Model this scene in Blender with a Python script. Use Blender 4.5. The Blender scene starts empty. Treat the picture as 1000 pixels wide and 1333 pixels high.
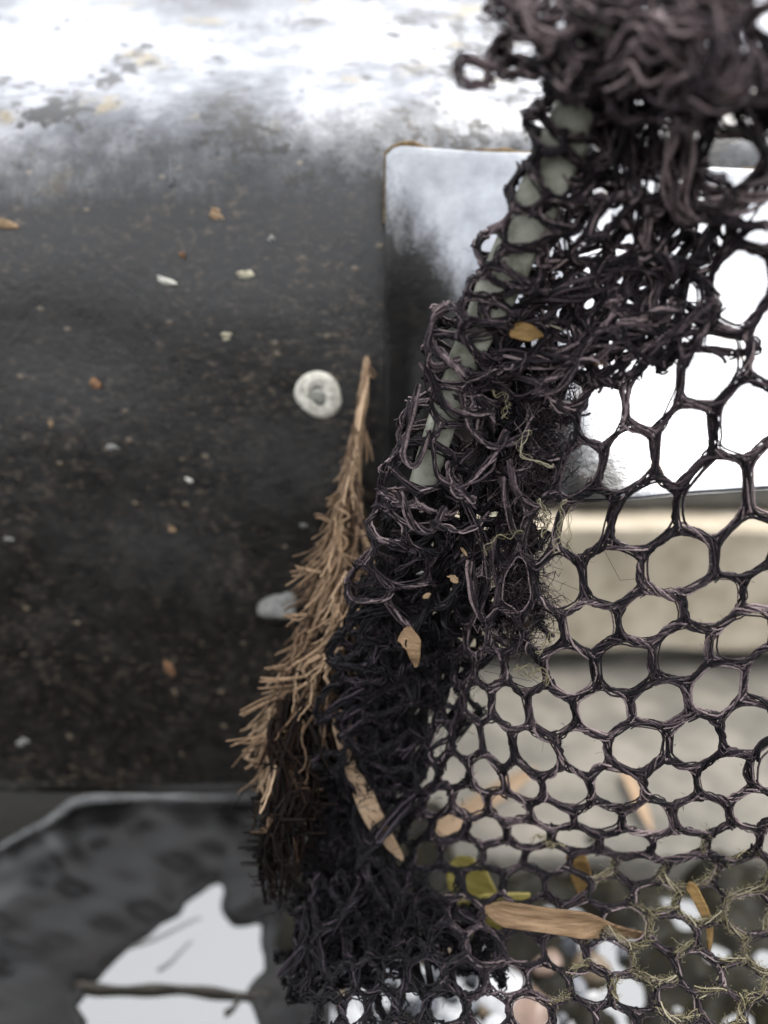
import bpy, math, random
import numpy as np

# ------------------------------------------------------------------ camera, sky, sun, exposure
sc = bpy.context.scene
COL = sc.collection
TH = math.radians(16.0)                       # camera looks down this much
CAM = np.array([0.0, 0.0, 0.16])              # metres above the water
FWD = np.array([0.0, math.cos(TH), -math.sin(TH)])
UP = np.array([0.0, math.sin(TH), math.cos(TH)])
RIGHT = np.array([1.0, 0.0, 0.0])

cam = bpy.data.cameras.new('camera')
cam_o = bpy.data.objects.new('camera', cam)
COL.objects.link(cam_o)
cam_o.location = CAM
cam_o.rotation_euler = (math.pi / 2 - TH, 0, 0)
cam.sensor_fit = 'HORIZONTAL'
cam.sensor_width = 26.0
cam.lens = 26.0                               # one pixel of the 1000 px wide photo = depth / 1000
cam.clip_start = 0.005
cam.clip_end = 50
cam.dof.use_dof = True
cam.dof.focus_distance = 0.103
cam.dof.aperture_fstop = 10.0                 # 2.6 mm pupil of a phone lens
sc.camera = cam_o

SUN_EL, SUN_AZ = math.radians(68), math.radians(75)
w = bpy.data.worlds.new('World')
sc.world = w
w.use_nodes = True
wn = w.node_tree
bg = wn.nodes['Background']
sky = wn.nodes.new('ShaderNodeTexSky')
sky.sky_type = 'NISHITA'
sky.sun_disc = False
sky.sun_elevation = SUN_EL
sky.sun_rotation = SUN_AZ
sky.air_density = 1.2
sky.dust_density = 6.0
sky.ozone_density = 1.0
hs = wn.nodes.new('ShaderNodeHueSaturation')
hs.inputs['Saturation'].default_value = 0.32
wn.links.new(sky.outputs[0], hs.inputs['Color'])
# an even layer of bright cloud over the blue
cl = wn.nodes.new('ShaderNodeMix'); cl.data_type = 'RGBA'
cl.inputs['Factor'].default_value = 0.6
cl.inputs[7].default_value = (10.0, 10.2, 10.6, 1)
wn.links.new(hs.outputs[0], cl.inputs[6])
wn.links.new(cl.outputs[2], bg.inputs['Color'])
bg.inputs['Strength'].default_value = 0.13

sun = bpy.data.lights.new('sun', 'SUN')
sun.energy = 1.2
sun.angle = math.radians(18)
sun.color = (1.0, 0.96, 0.9)
sun_o = bpy.data.objects.new('sun', sun)
COL.objects.link(sun_o)
# the lamp shines from azimuth SUN_AZ (clockwise from +Y)
sdir = np.array([math.sin(SUN_AZ) * math.cos(SUN_EL), math.cos(SUN_AZ) * math.cos(SUN_EL), math.sin(SUN_EL)])
from mathutils import Vector
sun_o.rotation_euler = Vector(tuple(sdir)).to_track_quat('Z', 'Y').to_euler()
sun_o.location = (0, -1, 2)

sc.view_settings.view_transform = 'Standard'
sc.view_settings.look = 'None'
sc.view_settings.exposure = 1.2
sc.view_settings.gamma = 1.0
sc.view_settings.use_curve_mapping = False
sc.cycles.use_denoising = True
sc.cycles.adaptive_threshold = 0.02
sc.cycles.max_bounces = 4
sc.cycles.diffuse_bounces = 2
sc.cycles.glossy_bounces = 2

# ------------------------------------------------------------------ helpers
rng = np.random.default_rng(7)
random.seed(7)
ZW = 0.0                                      # water level


def P(x, y, d):
    """point at photo pixel (x, y), d metres along the lens axis"""
    x = np.asarray(x, float); y = np.asarray(y, float); d = np.asarray(d, float)
    xc = (x - 500) / 1000.0; yc = (666.5 - y) / 1000.0
    return CAM + d[..., None] * (FWD + xc[..., None] * RIGHT + yc[..., None] * UP)


def PZ(x, y, z):
    """point at photo pixel on the level z"""
    x = np.asarray(x, float); y = np.asarray(y, float); z = np.asarray(z, float)
    yc = (666.5 - y) / 1000.0
    d = (z - CAM[2]) / (FWD[2] + yc * UP[2])
    return P(x, y, d)


def PY(x, y, Y):
    x = np.asarray(x, float); y = np.asarray(y, float)
    yc = (666.5 - y) / 1000.0
    d = Y / (FWD[1] + yc * UP[1])
    return P(x, y, d)


def norm(v):
    return v / np.maximum(np.linalg.norm(v, axis=-1, keepdims=True), 1e-12)


class MB:
    def __init__(s):
        s.v = []; s.f = []; s.t = []; s.n = 0

    def add(s, v, f, tone=None):
        v = np.asarray(v, float).reshape(-1, 3); f = np.asarray(f, np.int64)
        s.v.append(v); s.f.append(f + s.n); s.n += len(v)
        s.t.append(np.full(len(v), 0.5) if tone is None else np.broadcast_to(np.asarray(tone, float), (len(v),)))

    def tubes(s, pts, rad, sides=5, closed=False, tone=None, cap=False):
        """pts (S,N,3), rad (S,N) or scalar"""
        pts = np.asarray(pts, float)
        S, N, _ = pts.shape
        rad = np.broadcast_to(np.asarray(rad, float), (S, N))
        if closed:
            T = np.roll(pts, -1, 1) - np.roll(pts, 1, 1)
        else:
            T = np.gradient(pts, axis=1)
        T = norm(T)
        ref = norm(FWD + np.array([0.13, 0.21, 0.17]))
        A = norm(np.cross(T, ref)); B = np.cross(T, A)
        a = np.arange(sides) * 2 * math.pi / sides
        V = pts[:, :, None, :] + rad[:, :, None, None] * (np.cos(a)[:, None] * A[:, :, None, :] + np.sin(a)[:, None] * B[:, :, None, :])
        idx = np.arange(S * N * sides).reshape(S, N, sides)
        if closed:
            i0, i1 = idx, np.roll(idx, -1, 1)
        else:
            i0, i1 = idx[:, :-1], idx[:, 1:]
        q = np.stack([i0, np.roll(i0, -1, 2), np.roll(i1, -1, 2), i1], -1).reshape(-1, 4)
        if tone is None:
            tn = None
        else:
            tone = np.asarray(tone, float)
            if tone.ndim == 1: tone = np.repeat(tone[:, None], N, 1)
            tn = np.repeat(tone[:, :, None], sides, 2).reshape(-1)
        s.add(V.reshape(-1, 3), q, tn)
        return s

    def grid(s, V, tone=None):
        """V (a,b,3)"""
        a, b, _ = V.shape
        idx = np.arange(a * b).reshape(a, b)
        q = np.stack([idx[:-1, :-1], idx[:-1, 1:], idx[1:, 1:], idx[1:, :-1]], -1).reshape(-1, 4)
        s.add(V.reshape(-1, 3), q, None if tone is None else np.asarray(tone).reshape(-1))
        return s

    def build(s, name, mat, parent=None, smooth=True, origin=None):
        v = np.concatenate(s.v); f = np.concatenate(s.f); t = np.concatenate(s.t)
        if origin is None:
            if parent is not None:
                origin = np.array(parent.matrix_world.translation) if parent.get('_org') is None else np.array(parent['_org'])
            else:
                lo, hi = v.min(0), v.max(0)
                origin = np.array([(lo[0] + hi[0]) / 2, (lo[1] + hi[1]) / 2, lo[2]])
        me = bpy.data.meshes.new(name)
        me.vertices.add(len(v)); me.vertices.foreach_set('co', (v - origin).astype(np.float32).ravel())
        k = f.shape[1]
        me.loops.add(f.size); me.loops.foreach_set('vertex_index', f.astype(np.int32).ravel())
        me.polygons.add(len(f))
        me.polygons.foreach_set('loop_start', np.arange(0, f.size, k, dtype=np.int32))
        at = me.attributes.new('tone', 'FLOAT', 'POINT'); at.data.foreach_set('value', t.astype(np.float32))
        me.update(calc_edges=True)
        if smooth:
            me.polygons.foreach_set('use_smooth', np.ones(len(f), bool))
        me.validate()
        me.materials.append(mat)
        o = bpy.data.objects.new(name, me)
        COL.objects.link(o)
        if parent is not None:
            o.parent = parent
        else:
            o.location = origin
            ORG[o.name] = origin
        return o


ORG = {}


def sub(mb, name, mat, parent, smooth=True):
    """mesh as a child of a thing (or a part), coordinates relative to the thing's origin"""
    root = parent
    while root.parent is not None: root = root.parent
    org = np.array(ORG[root.name])
    o = mb.build(name, mat, None, smooth, origin=org)
    o.location = (0, 0, 0)
    o.parent = parent
    return o


def empty(name, loc):
    o = bpy.data.objects.new(name, None)
    o.empty_display_size = 0.01
    COL.objects.link(o); o.location = loc
    ORG[o.name] = np.array(loc, float)
    return o


def tag(o, label=None, cat=None, group=None, kind=None):
    if label: o['label'] = label
    if cat: o['category'] = cat
    if group: o['group'] = group
    if kind: o['kind'] = kind
    return o


class Wob:
    """smooth vector noise: sum of random sines over any-dimensional input"""
    def __init__(s, seed, dim=2, n=9, f0=0.6, f1=3.0, out=3):
        r = np.random.default_rng(seed)
        s.k = r.normal(size=(n, dim)); s.k /= np.linalg.norm(s.k, axis=1, keepdims=True)
        fr = np.exp(np.linspace(math.log(f0), math.log(f1), n))
        s.k *= fr[:, None]; s.a = (f0 / fr) ** 0.6
        s.a /= math.sqrt((s.a ** 2).sum() / 2)
        s.p = r.uniform(0, 2 * math.pi, (n, out)); s.q = r.normal(size=(n, out)); s.q /= np.abs(s.q).mean()

    def __call__(s, X):
        X = np.asarray(X, float)
        ph = (X @ s.k.T) * 2 * math.pi
        return (s.a[:, None] * s.q * np.sin(ph[..., None] + s.p)).sum(-2)


# ---- materials
def mat_new(name):
    m = bpy.data.materials.new(name); m.use_nodes = True
    nt = m.node_tree
    return m, nt, nt.nodes['Principled BSDF']


def N(nt, t, **kw):
    n = nt.nodes.new(t)
    for k, v in kw.items():
        if k in n.inputs: n.inputs[k].default_value = v
        else: setattr(n, k, v)
    return n


def coords(nt, scale=(1, 1, 1), rot=(0, 0, 0)):
    tc = N(nt, 'ShaderNodeTexCoord'); mp = N(nt, 'ShaderNodeMapping')
    mp.inputs['Scale'].default_value = scale; mp.inputs['Rotation'].default_value = rot
    nt.links.new(tc.outputs['Object'], mp.inputs['Vector'])
    return mp.outputs[0]


def noise(nt, vec, scale, detail=5, rough=0.6, dist=0.0):
    n = N(nt, 'ShaderNodeTexNoise', Scale=scale, Detail=detail, Roughness=rough, Distortion=dist)
    nt.links.new(vec, n.inputs['Vector'])
    return n.outputs['Fac']


def ramp(nt, fac, stops):
    r = N(nt, 'ShaderNodeValToRGB')
    e = r.color_ramp.elements
    while len(e) < len(stops): e.new(0.5)
    for i, (p, c) in enumerate(stops):
        e[i].position = p
        e[i].color = (c, c, c, 1) if isinstance(c, (int, float)) else (*c, 1)
    nt.links.new(fac, r.inputs['Fac'])
    return r.outputs['Color']


def mix(nt, fac, a, b, mode='MIX'):
    m = N(nt, 'ShaderNodeMix', data_type='RGBA', blend_type=mode)
    for sock, val in ((m.inputs['Factor'], fac), (m.inputs['A'] if False else m.inputs[6], a), (m.inputs[7], b)):
        if hasattr(val, 'is_output'): nt.links.new(val, sock)
        elif isinstance(val, (int, float)): sock.default_value = val
        else: sock.default_value = (*val, 1)
    return m.outputs[2]


def math_n(nt, op, a, b=None, c=None, clamp=False):
    m = N(nt, 'ShaderNodeMath', operation=op); m.use_clamp = clamp
    for i, v in enumerate((a, b, c)):
        if v is None: continue
        if hasattr(v, 'is_output'): nt.links.new(v, m.inputs[i])
        else: m.inputs[i].default_value = v
    return m.outputs[0]


def bump(nt, bs, height, strength, dist):
    b = N(nt, 'ShaderNodeBump', Strength=strength, Distance=dist)
    nt.links.new(height, b.inputs['Height']); nt.links.new(b.outputs[0], bs.inputs['Normal'])


def tone_attr(nt):
    return N(nt, 'ShaderNodeAttribute', attribute_name='tone').outputs['Fac']


def fibre_mat(name, stops, rough=0.5, spec=0.4, nscale=1800, sheen=0.0):
    m, nt, bs = mat_new(name)
    v = coords(nt)
    f = math_n(nt, 'MULTIPLY_ADD', noise(nt, v, nscale, 4, 0.7), 0.9, math_n(nt, 'SUBTRACT', tone_attr(nt), 0.45), clamp=True)
    nt.links.new(ramp(nt, f, stops), bs.inputs['Base Color'])
    bs.inputs['Roughness'].default_value = rough
    bs.inputs['Specular IOR Level'].default_value = spec
    bs.inputs['Sheen Weight'].default_value = sheen
    bump(nt, bs, noise(nt, v, nscale * 2.2, 2), 0.5, 0.0003)
    return m


M = {}
M['net'] = fibre_mat('net_fibre', [(0.0, (0.004, 0.0034, 0.004)), (0.42, (0.014, 0.0105, 0.013)), (0.75, (0.072, 0.052, 0.058)), (1.0, (0.26, 0.20, 0.20))], 0.62, 0.22, 2600)
M['net_wet'] = fibre_mat('net_wet_fibre', [(0.0, (0.003, 0.0028, 0.0032)), (0.6, (0.010, 0.0085, 0.010)), (1.0, (0.055, 0.042, 0.052))], 0.5, 0.2)
M['algae'] = fibre_mat('algae', [(0.0, (0.06, 0.052, 0.028)), (0.5, (0.20, 0.175, 0.10)), (1.0, (0.40, 0.36, 0.25))], 0.75, 0.2)
M['root'] = fibre_mat('dry_root', [(0.0, (0.03, 0.016, 0.009)), (0.45, (0.15, 0.096, 0.056)), (1.0, (0.42, 0.30, 0.195))], 0.7, 0.25, 900)
M['root_dark'] = fibre_mat('dark_root', [(0.0, (0.002, 0.0012, 0.001)), (0.6, (0.006, 0.003, 0.002)), (1.0, (0.018, 0.009, 0.005))], 0.6, 0.12, 900)  # much darker than the dry fibres; used for the tuft's lower part


def simple_mat(name, stops, scale=300, rough=(0.5, 0.8), spec=0.4, bstr=0.4, bdist=0.0004, stretch=(1, 1, 1), detail=6, dist=0.0):
    m, nt, bs = mat_new(name)
    v = coords(nt, stretch)
    f = noise(nt, v, scale, detail, 0.65, dist)
    nt.links.new(ramp(nt, f, stops), bs.inputs['Base Color'])
    nt.links.new(ramp(nt, f, [(0.2, rough[0]), (0.8, rough[1])]), bs.inputs['Roughness'])
    bs.inputs['Specular IOR Level'].default_value = spec
    bump(nt, bs, noise(nt, v, scale * 1.7, 6), bstr, bdist)
    return m, nt, bs


# weathered sheet steel: black bitumen coat low down, worn to bare zinc over the shoulder
def wall_mat():
    m, nt, bs = mat_new('weathered_steel')
    v = coords(nt); vs = coords(nt, (1.0, 1.0, 2.6)); vv = coords(nt, (2.2, 1.0, 0.45))
    sep = N(nt, 'ShaderNodeSeparateXYZ'); nt.links.new(coords(nt), sep.inputs[0])
    z = sep.outputs['Z']
    big = noise(nt, v, 42, 8, 0.62); mid = noise(nt, v, 190, 8, 0.68); fine = noise(nt, v, 900, 4, 0.7)
    streak = noise(nt, vv, 230, 5, 0.6)
    # wear height: z in metres above the wall's lower edge
    h = math_n(nt, 'MULTIPLY_ADD', z, 1 / 0.024, -WALL_BEND_H / 0.024 + 0.36)
    h = math_n(nt, 'ADD', h, math_n(nt, 'MULTIPLY_ADD', streak, 0.4, -0.2))
    h = math_n(nt, 'ADD', h, math_n(nt, 'MULTIPLY_ADD', mid, 0.35, -0.175))
    worn = math_n(nt, 'MULTIPLY', h, 1.0, clamp=True)
    # islands of coat left on the worn part
    isl = ramp(nt, math_n(nt, 'ADD', math_n(nt, 'MULTIPLY', big, 0.55), math_n(nt, 'MULTIPLY', noise(nt, v, 330, 7, 0.75), 0.45)), [(0.448, 0.0), (0.468, 1.0)])
    worn = math_n(nt, 'MULTIPLY', worn, isl)
    spk = ramp(nt, fine, [(0.36, 0.0), (0.42, 1.0)])
    worn = math_n(nt, 'MULTIPLY', worn, math_n(nt, 'MULTIPLY_ADD', spk, 0.55, 0.45))
    coat = ramp(nt, mid, [(0.30, (0.0014, 0.0013, 0.0012)), (0.50, (0.0026, 0.0023, 0.0021)), (0.64, (0.008, 0.0068, 0.0056)), (0.80, (0.04, 0.032, 0.024))])
    dirt = ramp(nt, noise(nt, vs, 300, 8, 0.72), [(0.50, 0.0), (0.66, 1.0)])
    coat = mix(nt, math_n(nt, 'MULTIPLY', dirt, 0.45), coat, (0.026, 0.019, 0.013))
    grit = ramp(nt, noise(nt, coords(nt, (0.8, 1, 1.5)), 620, 6, 0.75), [(0.53, 0.0), (0.67, 1.0)])
    coat = mix(nt, math_n(nt, 'MULTIPLY', math_n(nt, 'MULTIPLY', grit, ramp(nt, big, [(0.38, 0.15), (0.6, 1.0)])), 0.8), coat, (0.12, 0.092, 0.064))
    vor = N(nt, 'ShaderNodeTexVoronoi', Scale=210.0, Randomness=1.0); nt.links.new(coords(nt, (1, 1, 1.5)), vor.inputs['Vector'])
    fl = ramp(nt, vor.outputs['Distance'], [(0.10, 1.0), (0.17, 0.0)])
    sepc = N(nt, 'ShaderNodeSeparateColor'); nt.links.new(vor.outputs['Color'], sepc.inputs[0])
    fl = math_n(nt, 'MULTIPLY', fl, ramp(nt, sepc.outputs[0], [(0.72, 0.0), (0.80, 1.0)]))
    coat = mix(nt, math_n(nt, 'MULTIPLY', fl, 0.7), coat, (0.17, 0.13, 0.085))
    zinc = ramp(nt, math_n(nt, 'ADD', math_n(nt, 'MULTIPLY', noise(nt, v, 22, 4, 0.6), 0.7), math_n(nt, 'MULTIPLY', mid, 0.3)), [(0.38, (0.06, 0.064, 0.072)), (0.48, (0.19, 0.20, 0.22)), (0.60, (0.52, 0.53, 0.56))])
    zinc = mix(nt, ramp(nt, noise(nt, v, 75, 6, 0.6), [(0.60, 0.0), (0.70, 1.0)]), zinc, (0.30, 0.25, 0.16))
    nt.links.new(mix(nt, worn, coat, zinc), bs.inputs['Base Color'])
    nt.links.new(math_n(nt, 'MULTIPLY', worn, 0.75), bs.inputs['Metallic'])
    r0 = ramp(nt, mid, [(0.3, 0.24), (0.7, 0.42)])
    nt.links.new(mix(nt, worn, r0, (0.30, 0.30, 0.30)), bs.inputs['Roughness'])
    bs.inputs['Specular IOR Level'].default_value = 0.62
    hb = math_n(nt, 'ADD', math_n(nt, 'MULTIPLY', mid, 1.0), math_n(nt, 'MULTIPLY', fine, 0.35))
    hb = math_n(nt, 'ADD', hb, math_n(nt, 'MULTIPLY', fl, 0.25))
    bump(nt, bs, hb, 0.35, 0.0007)
    return m


def plate_mat():
    m, nt, bs = mat_new('zinc_plate')
    v = coords(nt); vd = coords(nt, (1.0, 1.0, 0.35), (0, 0.5, 0))
    a = noise(nt, v, 120, 7, 0.6); b = noise(nt, vd, 160, 6, 0.65); f = noise(nt, v, 1500, 3, 0.6)
    c = ramp(nt, a, [(0.3, (0.20, 0.21, 0.23)), (0.55, (0.36, 0.37, 0.39)), (0.75, (0.52, 0.53, 0.54))])
    c = mix(nt, ramp(nt, b, [(0.56, 0.0), (0.72, 0.65)]), c, (0.16, 0.12, 0.07))
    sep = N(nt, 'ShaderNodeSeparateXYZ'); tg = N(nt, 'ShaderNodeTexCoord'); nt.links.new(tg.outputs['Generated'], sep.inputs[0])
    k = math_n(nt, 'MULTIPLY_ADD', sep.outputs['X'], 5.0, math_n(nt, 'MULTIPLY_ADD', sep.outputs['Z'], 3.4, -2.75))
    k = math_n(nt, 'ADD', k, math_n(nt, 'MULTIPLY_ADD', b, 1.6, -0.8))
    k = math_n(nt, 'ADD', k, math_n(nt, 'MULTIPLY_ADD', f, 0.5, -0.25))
    worn = ramp(nt, k, [(0.05, 0.0), (0.6, 1.0)])  # low values also paint the dark ground reflection at lower left, beside grime
    coat = ramp(nt, noise(nt, v, 260, 6, 0.7), [(0.4, (0.004, 0.004, 0.004)), (0.62, (0.014, 0.012, 0.01)), (0.78, (0.07, 0.052, 0.034))])  # dark tone for that painted reflection; tan flecks are grime
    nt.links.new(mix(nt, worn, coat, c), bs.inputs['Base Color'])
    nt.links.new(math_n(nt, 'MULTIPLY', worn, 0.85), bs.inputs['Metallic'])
    nt.links.new(ramp(nt, a, [(0.3, 0.28), (0.7, 0.42)]), bs.inputs['Roughness'])
    bump(nt, bs, math_n(nt, 'ADD', math_n(nt, 'MULTIPLY', a, 0.8), math_n(nt, 'MULTIPLY', f, 0.25)), 0.35, 0.0006)
    return m


# ------------------------------------------------------------------ large structure: wall, plate, stone steps, liner, water
WALL_Y = 0.145
z_of = lambda y: float(PY(500, y, WALL_Y)[2])
WALL_BOT, WALL_BEND = z_of(1032), z_of(198)
WALL_BEND_H = WALL_BEND - WALL_BOT
M['wall'] = wall_mat()
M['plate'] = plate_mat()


WALL_PROF = []


def PW(x, y, off):
    """point on the wall's face at a photo pixel, off metres proud of it"""
    Yw = WALL_Y
    for _ in range(12):
        p = PY(x, y, Yw); Yw = float(np.interp(p[2], WALL_PROF[0][:, 1], WALL_PROF[0][:, 0])) - off
    return PY(x, y, Yw)


def build_wall():
    x0, x1 = -0.125, 0.125
    xr = float(PY(548, 700, WALL_Y)[0])       # right of this the sheet ends higher up
    zc = z_of(628)
    zk = [z_of(v_) for v_ in (1032, 420, 330, 260, 215, 180, 140, 95)]
    tilt = lambda z: math.radians(float(np.interp(z, zk, [-1.5, 0, 6, 12, 19, 31, 46, 58])))
    yy, zz = WALL_Y, WALL_BOT
    prof = [(yy, zz)]
    while len(prof) < 160 and zz < z_of(60) + 0.055:
        ds = 0.0032 if zz < z_of(430) else 0.0013
        a_ = tilt(zz); yy += ds * math.sin(a_); zz += ds * math.cos(a_); prof.append((yy, zz))
    prof = np.array(prof)
    WALL_PROF.append(prof)
    xs = np.unique(np.concatenate([np.linspace(x0, xr, 60), np.linspace(xr, x1, 50)]))
    X, _ = np.meshgrid(xs, prof[:, 0]); V = np.zeros((len(prof), len(xs), 3))
    V[..., 0] = X; V[..., 1] = prof[:, :1]; V[..., 2] = prof[:, 1:]
    wb = Wob(3, 2, 8, 8, 40, 1)
    V[..., 1] += 0.00028 * wb(np.stack([V[..., 0], V[..., 2] * 1.2], -1))[..., 0]
    a, b = len(prof), len(xs)
    th = np.array([0, 0.004, 0.0])
    idx = np.arange(a * b).reshape(a, b)
    keep = np.ones((a - 1, b - 1), bool)
    mz = (prof[:-1, 1] + prof[1:, 1]) / 2; mx = (xs[:-1] + xs[1:]) / 2
    keep &= ~((mz[:, None] < zc) & (mx[None, :] > xr))
    q = np.stack([idx[:-1, :-1], idx[:-1, 1:], idx[1:, 1:], idx[1:, :-1]], -1)[keep]
    n = a * b
    faces = [q, q[:, ::-1] + n]
    # rims
    from collections import Counter
    cnt = Counter(); dirn = {}
    for f in q:
        for i in range(4):
            e = (int(f[i]), int(f[(i + 1) % 4])); k = tuple(sorted(e)); cnt[k] += 1; dirn[k] = e
    rim = [[dirn[k][1], dirn[k][0], dirn[k][0] + n, dirn[k][1] + n] for k, c in cnt.items() if c == 1]
    faces.append(np.array(rim))
    mb = MB(); mb.add(np.concatenate([V.reshape(-1, 3), V.reshape(-1, 3) + th]), np.concatenate(faces))
    o = mb.build('steel_wall', M['wall'])
    return tag(o, 'black grimy sheet steel wall with worn bright rounded shoulder on top', 'wall')


wall = build_wall()
# material measures z from the wall's own origin (its lower edge)


def build_plate():
    nu, nv = 60, 44
    u = np.linspace(0, 1, nu)[None, :].repeat(nv, 0); v = np.linspace(0, 1, nv)[:, None].repeat(nu, 1)
    # pixel outline
    xl = 503 - 6 * v; top = 190 + 44 * u; bot = 668 - 30 * u
    x = xl + (1070 - xl) * u; y = top + (bot - top) * v
    # round the upper left corner
    px = (x - 500); cr = 26
    k = np.clip(1 - px / cr, 0, 1); y = y + (1 - v) * cr * (1 - np.sqrt(np.clip(1 - k * k, 0, 1)))
    Yp = WALL_Y - 0.0034
    base = PY(x, y, Yp)
    kick = np.clip((u - 0.06) / 0.40, 0, 1); kick = kick * kick * (3 - 2 * kick)
    out = kick * v ** 1.15 * 0.040 + 0.0012 * np.sin(u * 3.1)
    # upper part follows the wall's shoulder back a little less than the wall does
    d0 = (base - CAM) @ FWD
    d = d0 - out
    V = P(x, y, d)
    wb = Wob(11, 2, 7, 0.8, 4, 1)
    V[..., 1] += 0.0006 * wb(np.stack([u, v], -1))[..., 0]
    # lip along the lower edge, bent slightly
    mb = MB(); mb.grid(V)
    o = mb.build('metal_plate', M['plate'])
    so = o.modifiers.new('thick', 'SOLIDIFY'); so.thickness = 0.0011; so.offset = -1
    be = o.modifiers.new('bev', 'BEVEL'); be.width = 0.0002; be.segments = 2; be.limit_method = 'ANGLE'
    tag(o, 'bright bare metal plate kicked outwards behind the net', 'plate')
    # dirt caked along the plate's upper and left edge
    edge = np.concatenate([V[8::-1, 0][::1], V[0, 1:]])
    t = np.linspace(0, len(edge) - 1, 160)
    e = np.stack([np.interp(t, np.arange(len(edge)), edge[:, i]) for i in range(3)], -1)
    wd = Wob(5, 1, 9, 0.05, 0.4, 3)
    e = e + 0.00018 * wd(t[:, None]) + np.array([0, 0.0004, 0.0002])
    m2 = MB(); m2.tubes(e[None], 0.00042 * (1 + 0.45 * wd(t[:, None])[:, 0].clip(-1.5, 2))[None], 6)
    sub(m2, 'dirt_seam', M['dirt'], o)
    return o


M['dirt'], _, _ = simple_mat('caked_dirt', [(0.3, (0.05, 0.033, 0.017)), (0.7, (0.24, 0.17, 0.09))], 900, (0.8, 0.95), 0.15, 0.8, 0.0005)
plate = build_plate()


def rough_box(name, x0, x1, y0, y1, z0, z1, mat, amp, seed, bev=0.003, label=None, cat=None):
    n = 26
    mb = MB()
    c = np.array([(x0 + x1) / 2, (y0 + y1) / 2, (z0 + z1) / 2]); hs = np.array([(x1 - x0) / 2, (y1 - y0) / 2, (z1 - z0) / 2])
    wb = Wob(seed, 3, 12, 12, 110, 3)
    for ax in range(3):
        for sg in (-1, 1):
            a, b = [(1, 2), (2, 0), (0, 1)][ax]
            s, t = np.meshgrid(np.linspace(-1, 1, n), np.linspace(-1, 1, n))
            if sg < 0: s = s[:, ::-1]
            Q = np.zeros((n, n, 3)); Q[..., a] = s * hs[a]; Q[..., b] = t * hs[b]; Q[..., ax] = sg * hs[ax]
            inner = np.clip(Q, -(hs - bev), hs - bev)
            dlt = Q - inner
            Q = inner + norm(dlt) * np.minimum(np.linalg.norm(dlt, axis=-1, keepdims=True), bev)
            Wd = c + Q
            Wd = Wd + amp * wb(Wd)
            mb.grid(Wd)
    o = mb.build(name, mat)
    return tag(o, label, cat)


M['tan_stone'], _, _ = simple_mat('tan_stone', [(0.25, (0.26, 0.225, 0.165)), (0.5, (0.42, 0.365, 0.28)), (0.8, (0.55, 0.49, 0.40))], 70, (0.75, 0.95), 0.2, 0.7, 0.002)
M['grey_stone'], _, _ = simple_mat('grey_stone', [(0.25, (0.075, 0.071, 0.062)), (0.5, (0.155, 0.145, 0.125)), (0.75, (0.26, 0.235, 0.20))], 45, (0.75, 0.95), 0.2, 0.7, 0.002)
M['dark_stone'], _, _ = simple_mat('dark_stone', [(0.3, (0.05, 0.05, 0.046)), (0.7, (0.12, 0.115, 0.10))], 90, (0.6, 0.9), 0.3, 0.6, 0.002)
M['soil'], _, _ = simple_mat('soil', [(0.3, (0.003, 0.0026, 0.002)), (0.7, (0.012, 0.010, 0.007))], 120, (0.7, 0.95), 0.2, 0.9, 0.003)

SL_Y0 = float(PZ(800, 1146, ZW)[1]); SL_Z = float(PY(800, 1112, SL_Y0)[2])
SL_Y1 = float(PZ(800, 872, SL_Z)[1])
rough_box('stone_slab', 0.004, 0.22, SL_Y0, SL_Y1 + 0.06, ZW - 0.02, SL_Z, M['grey_stone'], 0.0006, 21, 0.003,
          'pale grey flat stone slab at the foot of the blocks behind the net', 'stone')
BL_Y = SL_Y1
BZ0 = float(PY(800, 848, BL_Y)[2]); BZ1 = float(PY(800, 688, BL_Y)[2])
rough_box('stone_block', -0.04, 0.24, BL_Y, BL_Y + 0.08, BZ0, BZ1, M['tan_stone'], 0.0003, 22, 0.002,
          'tan stone block in shade behind the net, below the bright plate', 'stone')
rough_box('gap_shade_block', -0.038, 0.24, BL_Y + 0.012, BL_Y + 0.07, SL_Z + 0.0008, BZ0 - 0.001, M['dark_stone'], 0.0004, 23, 0.002,  # added dark block, its colour standing in for gap shade
          'dark recessed filler for the shaded gap between the tan stone block and the grey slab', 'stone')
rough_box('stone_coping', -0.04, 0.25, BL_Y + 0.022, BL_Y + 0.085, BZ1 + 0.002, BZ1 + 0.022, M['dark_stone'], 0.0006, 24, 0.003,
          'dark grey stone course lying on top of the tan block', 'stone')

# soil bed under everything
gx, gy = np.meshgrid(np.sort(np.concatenate([np.linspace(-0.4, 0.4, 80), [-3, -1.5, -.8, .8, 1.5, 3]])), np.sort(np.concatenate([np.linspace(-0.25, .6, 84), [-3, -1.5, -.6, 1, 1.8, 3]])))
wbs = Wob(31, 2, 10, 2, 20, 1)
gz = -0.026 + 0.0012 * wbs(np.stack([gx, gy], -1))[..., 0] + np.clip((gy - 0.168) * 1.6, 0, 0.024) + np.clip((0.125 - gy) * 1.6, 0, 0.028)
mb = MB(); mb.grid(np.stack([gx, gy, gz], -1))
o = mb.build('ground', M['soil']); tag(o, 'dark wet soil bed below the water', None, None, 'structure')

# water
mw, nt, bs = mat_new('pond_water')
bs.inputs['Base Color'].default_value = (0.010, 0.009, 0.003, 1)
bs.inputs['Roughness'].default_value = 0.03
bs.inputs['IOR'].default_value = 3.2
v = coords(nt); bump(nt, bs, noise(nt, v, 26, 4, 0.6), 0.10, 0.004)
M['water'] = mw
mb = MB()
wx, wy = np.meshgrid(np.linspace(-0.5, 0.5, 3), np.linspace(0.105, 0.186, 3))
mb.grid(np.stack([wx, wy, np.full_like(wx, ZW)], -1))
o = mb.build('water', M['water']); tag(o, 'still dark pond water reflecting white sky', None, None, 'structure')

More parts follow.
